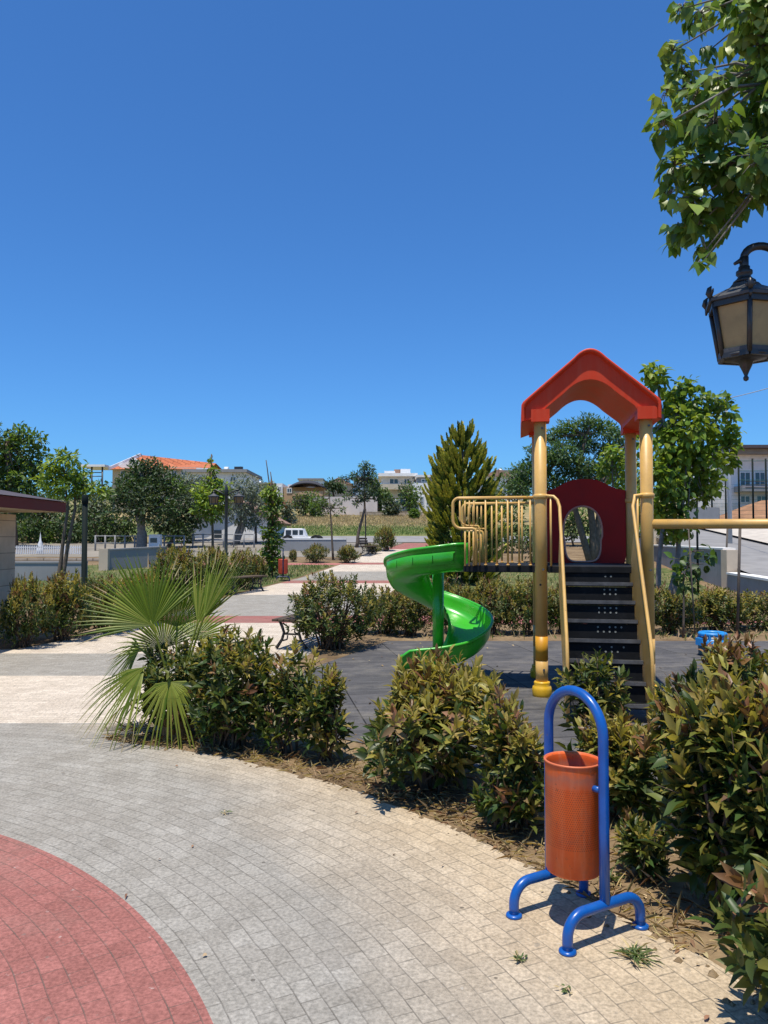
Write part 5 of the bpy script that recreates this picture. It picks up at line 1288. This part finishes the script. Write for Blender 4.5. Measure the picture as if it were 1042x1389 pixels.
# ------------------------------------------------------------------ houses
def win(parent, c, w, hh, depth=.06, frame='white_paint', nrm_y=-1):
    f = MB(frame); x, y, z = c
    for (cx, cz, ww, h2) in ((0, hh/2-.04, w, .08), (0, -hh/2+.04, w, .08), (-w/2+.04, 0, .08, hh-.16), (w/2-.04, 0, .08, hh-.16), (0, 0, .06, hh-.16)):
        f.box((x+cx, y-.02, z+cz), (ww, .08, h2))
    fo = f.build('window', parent); g = MB('glass'); g.box((x, y-.005, z), (w-.1, .04, hh-.1)); g.build('pane', fo); return fo
class House:
    def __init__(s, name, label, px0, px1, Y, group=None, cat='house', depth=8, base=None):
        s.Y = Y; s.a = at(px0, 700, Y).x; s.b = at(px1, 700, Y).x; s.z0 = h(Y) if base is None else base; s.x = (s.a+s.b)/2; s.W = s.b-s.a; s.D = depth
        s.t = thing(name, label, cat, (s.x, Y, s.z0), 0, group)
    def X(s, px): return at(px, 700, s.Y).x-s.x
    def Z(s, py): return at(600, py, s.Y).z-s.z0
    def body(s, px0, px1, py0, py1, mat, nm='wall', y0=0, dep=None):
        b = MB(mat); d = dep or s.D; z1 = s.Z(py0); z2 = s.Z(py1) if py1 else -1.0
        b.box(((s.X(px0)+s.X(px1))/2, y0+d/2, (z1+z2)/2), (s.X(px1)-s.X(px0), d, z1-z2)); return b.build(nm, s.t)
    def win(s, px0, px1, py0, py1, y=0): return win(s.t, ((s.X(px0)+s.X(px1))/2, y, (s.Z(py0)+s.Z(py1))/2), s.X(px1)-s.X(px0), s.Z(py0)-s.Z(py1))
    def slab(s, px0, px1, py0, py1, mat, nm, y0=-.5, dep=None):
        return s.body(px0, px1, py0, py1, mat, nm, y0, dep or s.D+1)
GHs = 'houses on the hill'
H = House('house', 'house with an orange tiled gable roof above the round dark tree', 138, 275, 78, GHs, depth=9)
H.body(152, 272, 634, None, 'cream_wall')
b = MB('tile', 'white_wall'); ap, y0 = H.Z(614), -.7
zl, zr = H.Z(637), H.Z(635); xa = H.X(181)
# roof: ridge runs to the right and back; front slope orange
b.add([(H.X(150), -.7, zl), (xa, 2.2, ap), (H.X(278), 5.0, H.Z(622)), (H.X(286), -.7, H.Z(637)), (H.X(150), 9.5, zl), (H.X(286), 9.5, H.Z(637))], [(0, 3, 2, 1), (1, 2, 5, 4)], 0)
b.add([(H.X(150), -.65, zl-.02), (xa, 2.2, ap-.05), (H.X(150), 9.45, zl-.02)], [(0, 1, 2)], 1); H.ro = b.build('roof', H.t)
b = MB('white_paint'); b.beam((H.X(149), -.75, zl), (xa, 2.15, ap+.03), .25, .3); b.build('bargeboard', H.ro)
b = MB('white_wall'); b.prism([(H.X(152), .02, H.Z(636)), (H.X(181), .02, H.Z(621)), (H.X(205), .02, H.Z(636))], (0, .3, 0)); b.build('gable', H.t)
for a, c in ((163, 171), (232, 240), (245, 253), (258, 266)): H.win(a, c, 638, 650)
b = MB('white_wall', 'iron'); b.box((H.X(134), 0, H.Z(634)), (H.X(152)-H.X(118), 4, .22)); 
for px in (122, 133, 147): b.tube([(H.X(px), -1.8, -1), (H.X(px), -1.8, H.Z(634.5))], .09, 8, 1)
for py in (643, 648): b.tube([(H.X(121), -1.8, H.Z(py)), (H.X(148), -1.8, H.Z(py))], .05, 6, 1)
b.build('terrace_roof', H.t)
H = House('house', 'flat roofed white house right of the orange roof, water tank on top', 252, 336, 72, GHs, depth=8)
H.body(252, 333, 641, None, 'white_wall'); H.slab(249, 336, 637, 641, 'grey_wall', 'roof')
for a, c in ((268, 276), (288, 296), (312, 320)): H.win(a, c, 646, 656)
b = MB('white_paint', 'iron'); b.tube([(H.X(298), 2, H.Z(634.5)), (H.X(304), 2, H.Z(634.5))], .28, 12, 0); b.box((H.X(318), 2, H.Z(634)), (.8, .4, .5), mi=1); b.tube([(H.X(320), 2, H.Z(637)), (H.X(320), 2, H.Z(630))], .04, 5, 1)
b.box((H.X(268), 2.5, H.Z(634.8)), (1.3, 1.0, .35), mi=0); b.build('water_tank', H.t)
# white shed with gable
H = House('shed', 'low white shed with a tiled gable roof and a round vent behind the lamp', 262, 377, 47, None, 'shed', depth=6)
b = MB('white_wall'); b.prism([(H.X(262), 0, -.6), (H.X(262), 0, H.Z(708)), (H.X(320), 0, H.Z(680)), (H.X(372), 0, H.Z(708)), (H.X(372), 0, -.6)], (0, 6, 0)); H.w = b.build('wall', H.t)
b = MB('tile_pale'); b.beam((H.X(257), 3, H.Z(709)), (H.X(320.5), 3, H.Z(678)), 6.6, .16); b.beam((H.X(319.5), 3, H.Z(678)), (H.X(378), 3, H.Z(710)), 6.6, .16); b.build('roof', H.t)
b = MB('glass'); b.tube([(H.X(344), -.02, H.Z(705)), (H.X(344), .05, H.Z(705))], .15, 14); b.build('vent', H.t)
b = MB('glass'); b.box((H.X(296), -.01, H.Z(728)), (.45, .05, .8)); b.build('door', H.t)
# tan house with dark canopy
H = House('house', 'tan house with a dark rounded canopy on the skyline left of the pine like tree', 378, 446, 86, GHs, depth=8)
H.body(384, 440, 661, None, 'tan_wall'); H.body(375.5, 383.7, 656, None, 'white_wall', 'annex', -.3); H.win(377, 382, 660, 668, -.3); H.win(389, 396, 662, 669)
b = MB('canopy_dark')
rows = []
for j in range(7):
    f = j/6; y = -2.5+5*f; rows.append([(H.X(396+46*i/12), y, H.Z(667)+(H.Z(654)-H.Z(667))*math.sin(PI*(.08+.86*i/12))**.6*(1 if 0 < j < 6 else .72)) for i in range(13)])
b.strip(rows, 0, True); b.build('canopy', H.t, solid=.15)
b = MB('tan_wall'); b.box((H.X(420), -2.2, H.Z(671)), (H.X(440)-H.X(400), .2, .5)); b.build('parapet', H.t)
b = MB('white_paint'); b.box((H.X(393), 3, H.Z(658)), (1.1, 1, .5)); b.build('roof_box', H.t)
H = House('house', 'pale house with a brown gable roof just left of the dark topped pine', 442, 478, 98, GHs, depth=7)
H.body(445, 476, 657, None, 'cream_wall'); b = MB('tile_pale'); b.prism([(H.X(442), -.5, H.Z(657)), (H.X(459), -.5, H.Z(648)), (H.X(479), -.5, H.Z(657))], (0, 8, 0)); b.build('roof', H.t); H.win(464, 471, 659, 665)
H = House('house', 'white block far back above the dark canopy', 405, 440, 120, GHs, depth=8)
H.body(405, 438, 651, None, 'white_wall'); H.slab(404, 439, 649, 651, 'grey_wall', 'roof'); H.win(412, 418, 653, 657); H.win(426, 432, 653, 657)
# white villa
H = House('villa', 'white two storey villa with a balcony and rooftop tanks left of the conifer', 511, 566, 82, GHs, 'house', 8)
H.body(517, 560, 647, None, 'white_wall'); H.slab(513, 566, 643, 647, 'white_wall', 'roof', -1.2, 10)
H.win(528, 541, 649, 657); H.win(548, 556, 649, 657); H.win(522, 530, 668, 680); H.win(540, 552, 668, 682)
b = MB('cream_wall'); b.box((H.X(536), -1.1, H.Z(662)), (H.X(560)-H.X(512), 2.0, H.Z(658)-H.Z(665))); b.build('balcony', H.t)
b = MB('white_paint', 'tile_pale'); b.box((H.X(529), 3, H.Z(641)), (1.2, 1.0, .8)); b.box((H.X(541), 3, H.Z(640)), (.9, .8, 1.0), mi=1); b.box((H.X(551), 3, H.Z(639.5)), (1.1, 1, 1.0)); b.tube([(H.X(551), 3, H.Z(640)), (H.X(551), 3, H.Z(636))], .3, 10); b.build('roof_tank', H.t)
H = House('house', 'white house with tall windows partly behind the left side of the conifer', 556, 606, 78, GHs, depth=8)
H.body(560, 606, 655, None, 'white_wall'); H.body(566, 606, 647, 655, 'grey_wall', 'upper_wall', .5, 6); H.slab(565, 608, 644, 647, 'white_wall', 'roof', 0, 7)
for a in (562.5, 570, 578): H.win(a, a+5.5, 673, 686)
H.win(572, 582, 649, 654, .5)
H = House('house', 'pale house half hidden by trees between the conifer and the red roof', 655, 705, 88, GHs, depth=8)
H.body(660, 700, 646, None, 'white_wall'); b = MB('tile_pale'); b.prism([(H.X(656), -.5, H.Z(646)), (H.X(676), -.5, H.Z(637)), (H.X(704), -.5, H.Z(646))], (0, 8, 0)); b.build('roof', H.t); H.win(664, 671, 649, 656)
for lab, x0, x1, Yd, yt, mt, wn in [
    ('small cream block at the back right of the vine column on the skyline', 336, 372, 105, 657, 'cream_wall', ((342, 349), (356, 363))),
    ('white block on the skyline between the brown gable and the villa', 480, 512, 112, 652, 'white_wall', ((486, 492), (498, 505))),
    ('pale block above the trees just right of the conifer', 672, 712, 112, 640, 'pink_wall', ((678, 684), (692, 699)))]:
    H = House('house', lab, x0, x1, Yd, GHs, depth=8); H.body(x0, x1, yt, None, mt); H.slab(x0-1, x1+1, yt-2.2, yt, 'grey_wall', 'roof')
    for a, c in wn: H.win(a, c, yt+3, yt+8)
    b = MB('white_paint'); b.tube([(H.X(x0+9), 3, H.Z(yt-3.5)), (H.X(x0+14), 3, H.Z(yt-3.5))], .35, 10); b.build('water_tank', H.t)
def van():
    Y = 73.5; p = at(545, 690, Y); z0 = h(Y); t = thing('parked_car', 'small white car parked by the stone wall in front of the villa', 'car', (p.x, Y, z0))
    b = MB('white_paint'); b.prism([(-1.9, -.8, .3), (-1.9, -.8, .85), (-1.1, -.8, .95), (-.6, -.8, 1.45), (1.2, -.8, 1.45), (1.8, -.8, .95), (1.9, -.8, .3)], (0, 1.6, 0)); b.build('body', t, bevel=.06)
    g = MB('glass'); g.prism([(-.85, -.83, .95), (-.5, -.83, 1.38), (1.1, -.83, 1.38), (1.5, -.83, .95)], (0, .05, 0)); g.build('window', t)
    for x in (-1.2, 1.2):
        w = MB('tyre'); w.tube([(x, -.85, .3), (x, -.65, .3)], .3, 14); w.build('wheel', t)
van()
# modern building on the right
H = House('apartment_building', 'grey white modern building with wide windows at the right edge', 985, 1100, 66, GHs, 'building', 10)
H.body(988, 1100, 617, None, 'white_wall'); H.slab(984, 1104, 610, 617, 'grey_wall', 'roof', -1.0, 12)
b = MB('roof_dark'); b.box((H.X(1040), 2, H.Z(609)), (H.X(1100)-H.X(990), 8, .25)); b.build('parapet', H.t)
for a in (1004, 1024, 1046, 1068): H.win(a, a+15, 640, 660); 
for a in (1004, 1026, 1048): H.win(a, a+14, 672, 682)
b = MB('grey_wall'); b.box((H.X(1045), -.8, H.Z(664)), (H.X(1098)-H.X(1000), 1.6, .5)); b.build('balcony', H.t)
b = MB('iron')
for z in (655, 659, 663): b.tube([(H.X(1000), -1.6, H.Z(z)), (H.X(1098), -1.6, H.Z(z))], .03, 5)
b.build('balcony_rail', H.t)
# reddish earth bank below it
b = MB('bank'); y0, y1 = 52, 63; rows = []
rg = np.random.default_rng(3)
for j in range(8):
    f = j/7; y = y0+(y1-y0)*f; zb = at(1010, 700+(684-700)*0, y).z
    rows.append([(at(955, 700, y).x+i*1.6, y, h(y)+.05+(at(1010, 680, 60).z-h(60))*min(1, f*1.35)*min(1, i/3)+rg.uniform(-.12, .12)) for i in range(16)])
b.strip(rows, 0, False); struct(b.build('earth_bank'))

# retaining walls by the road on the right
def zt(px, py, Y): return at(px, py, Y).z
wall_run('retaining_wall', 'long grey retaining wall with a pale end pier right of the yellow post', [(wx(22.3), 22.3), (wx(34.5), 34.5)], 0, .3, 'grey_wall', 'white_wall', [(wx(22.25), 22.25, zt(996, 746, 22.2)-h(22.2), .36)], topz=zt(989, 746, 22.3), group='retaining walls along the road')
wall_run('retaining_wall', 'lower grey retaining wall at the right edge beside the road', [(wx(15), 15), (wx(22.0), 22.0)], 0, .3, 'grey_wall', 'white_wall', None, topz=zt(1000, 779, 22), group='retaining walls along the road')
wall_run('retaining_wall', 'high far retaining wall with a pale pier just right of the yellow post', [(wx(34.6)+.1, 34.6), (wx(42), 42)], 0, .3, 'grey_wall', 'white_wall', [(wx(34.7)+.1, 34.7, zt(902, 718, 34.6)-h(34.6), .4)], topz=zt(902, 722, 34.6), group='retaining walls along the road')
b_ = wall_run('boundary_wall', 'grey wall across the road below the green wire fence', [gp(930, 48), gp(976, 47)], topH(950, 688, 47.5), .3, 'grey_wall', None)
def court():
    Y = 49; t = thing('wire_fence', 'tall green wire fence on dark posts in front of the modern building', 'fence', (at(970, 700, Y).x, Y, h(Y))); o = Vector((at(970, 700, Y).x, Y, h(Y)))
    z1 = at(1000, 622, Y).z-o.z
    for k, px in enumerate((966, 985, 1003, 1022, 1040, 1060)):
        p = MB('post_green'); x = at(px, 700, Y).x-o.x; p.tube([(x, 0, -.2), (x, 0, z1 if k > 1 else z1*.7)], .06, 8); p.build('fence_post', t)
    m_ = MB('mesh_green'); x0, x1 = at(966, 700, Y).x-o.x, at(1060, 700, Y).x-o.x
    n = 60
    for k in range(n): 
        x = x0+(x1-x0)*k/(n-1); top = z1 if x > at(1003, 700, Y).x-o.x else z1*.68
        m_.tube([(x, 0, .2), (x, 0, top*.62)], .008, 3, caps=False)
    for k in range(14): z = .2+(z1*.66-.2)*k/13; m_.tube([(x0, 0, z), (x1, 0, z)], .008, 3, caps=False)
    for z in (z1*.72, z1*.84, z1*.97): m_.tube([(at(1003, 700, Y).x-o.x, 0, z), (x1, 0, z)], .02, 4)
    m_.build('wire_mesh', t)
court()
def utility():
    Y = 31; p = at(990, 700, Y); z0 = road_z(Y); t = thing('utility_pole', 'pale tall utility pole rising behind the bright young tree', 'utility pole', (p.x, Y, z0)); Ht = at(984, 541, Y).z-z0
    b = MB('pole'); b.tube([(0, 0, -.6), (0, 0, Ht*.5), (-.1, 0, Ht)], [.09, .08, .06], 12); b.build('pole', t)
    c = MB('iron'); c.beam((-.35, 0, Ht-.15), (.25, 0, Ht-.15), .06, .06); c.build('crossarm', t)
    Yb = 24; e = at(1060, 513, Yb); a = Vector((p.x-.1, Y, z0+Ht)); k = MB('pole'); pts = []
    e2 = a+(e-a)*3
    for i in range(21): f = i/20; q = a.lerp(e2, f); q.z -= 1.0*f*(1-f)*.9; pts.append(q-a)
    k.tube(pts, .016, 5); o = k.build('overhead_cable'); o.location = a; tag(o, 'pale overhead cable running to the right from the utility pole', 'cable')
utility()
def sign():
    Y = 20; p = at(947, 651, Y); z0 = h(Y); t = thing('lamp_box', 'small white box fitting on a thin pole among the leaves of the bright tree', 'fitting', (p.x, Y, z0)); z = p.z-z0
    b = MB('post_green'); b.tube([(0, .1, -.05), (0, .1, z)], .03, 8); b.build('pole', t)
    c = MB('white_paint'); c.box((0, 0, z+.03), (.26, .16, .12)); c.build('box', t, bevel=.02); d = MB('iron'); d.box((.01, -.08, z-.07), (.10, .06, .08)); d.build('lens', t)
sign()
# small palm by the shed
def small_palm():
    Y = 44; g = at(347, 720, Y); z0 = h(Y); t = thing('small_palm', 'tiny palm with a bare stem in front of the white shed', 'palm', (g.x, Y, z0)); z = at(347, 712, Y).z-z0
    b = MB('bark'); b.tube([(0, 0, -.05), (0, 0, z)], [.09, .07], 8); b.build('trunk', t)
    P, D, U = [], [], []
    for k in range(60):
        d = rdir(random); d.z = d.z*.6+.35; P.append((0, 0, z)); D.append(d); U.append((0, 0, 1))
    leaves('crown', P, D, U, .42, .06, 0, ['dark_green'], t, LEAF4)
small_palm()
# distant wooded ridge
def treeline():
    rg = np.random.default_rng(9); n = 16000; x = rg.uniform(-95, 95, n); y = rg.uniform(125, 160, n)
    top = 2.2+1.6*np.sin(x*.13)+1.2*np.sin(x*.37+1)+.8*np.sin(x*.9)
    z = np.interp(y, YN, HN)+rg.uniform(0, 1, n)**.7*np.maximum(.8, top)
    o = leaves('distant_trees', np.c_[x, y, z], rg.normal(size=(n, 3)), rg.normal(size=(n, 3))+np.array((0, 0, 1)), rg.uniform(.5, 1.1, n), rg.uniform(.4, .8, n), rg.choice(3, n), ['dark_green', 'mid_green', 'olive'], None, LEAF4)
    tag(o, 'low wooded ridge far behind the houses', 'trees', kind='stuff')
treeline()

# ------------------------------------------------------------------ light, sky, camera
sd = Vector((.10, .23, -1)).normalized()
sl = bpy.data.lights.new('sun', 'SUN'); sl.energy = 4.9; sl.angle = R(.53); sl.color = (1, .93, .81)
so = bpy.data.objects.new('sun', sl); link(so); so.rotation_euler = sd.to_track_quat('-Z', 'Y').to_euler()
w = bpy.data.worlds.new('World'); SC.world = w; w.use_nodes = True; nt = w.node_tree; nt.nodes.clear()
out = nt.nodes.new('ShaderNodeOutputWorld'); bg = nt.nodes.new('ShaderNodeBackground'); sky = nt.nodes.new('ShaderNodeTexSky')
sky.sky_type = 'NISHITA'; sky.sun_disc = False; sky.sun_elevation = math.asin(-sd.z); sky.sun_rotation = math.atan2(-sd.x, -sd.y)
sky.air_density = 1.0; sky.dust_density = .7; sky.ozone_density = 3.0; sky.altitude = 100
bg.inputs['Strength'].default_value = .104
tm = nt.nodes.new('ShaderNodeMix'); tm.data_type = 'RGBA'; tm.blend_type = 'MULTIPLY'; tm.inputs[0].default_value = 1; tm.inputs[7].default_value = (.44, .90, 1.40, 1)
nt.links.new(sky.outputs[0], tm.inputs[6]); nt.links.new(tm.outputs[2], bg.inputs[0]); nt.links.new(bg.outputs[0], out.inputs[0])
cam = bpy.data.cameras.new('camera'); co = bpy.data.objects.new('camera', cam); link(co); SC.camera = co
cam.sensor_fit = 'VERTICAL'; cam.sensor_height = 36; cam.lens = 36*F/1389; cam.clip_end = 3000; cam.clip_start = .05
co.location = (0, 0, EYE); co.rotation_euler = (R(90)+PITCH, 0, 0)
SC.view_settings.view_transform = 'Standard'; SC.view_settings.look = 'None'; SC.view_settings.gamma = 1; SC.view_settings.exposure = .14
SC.cycles.use_denoising = True; SC.cycles.max_bounces = 8; SC.cycles.transparent_max_bounces = 8
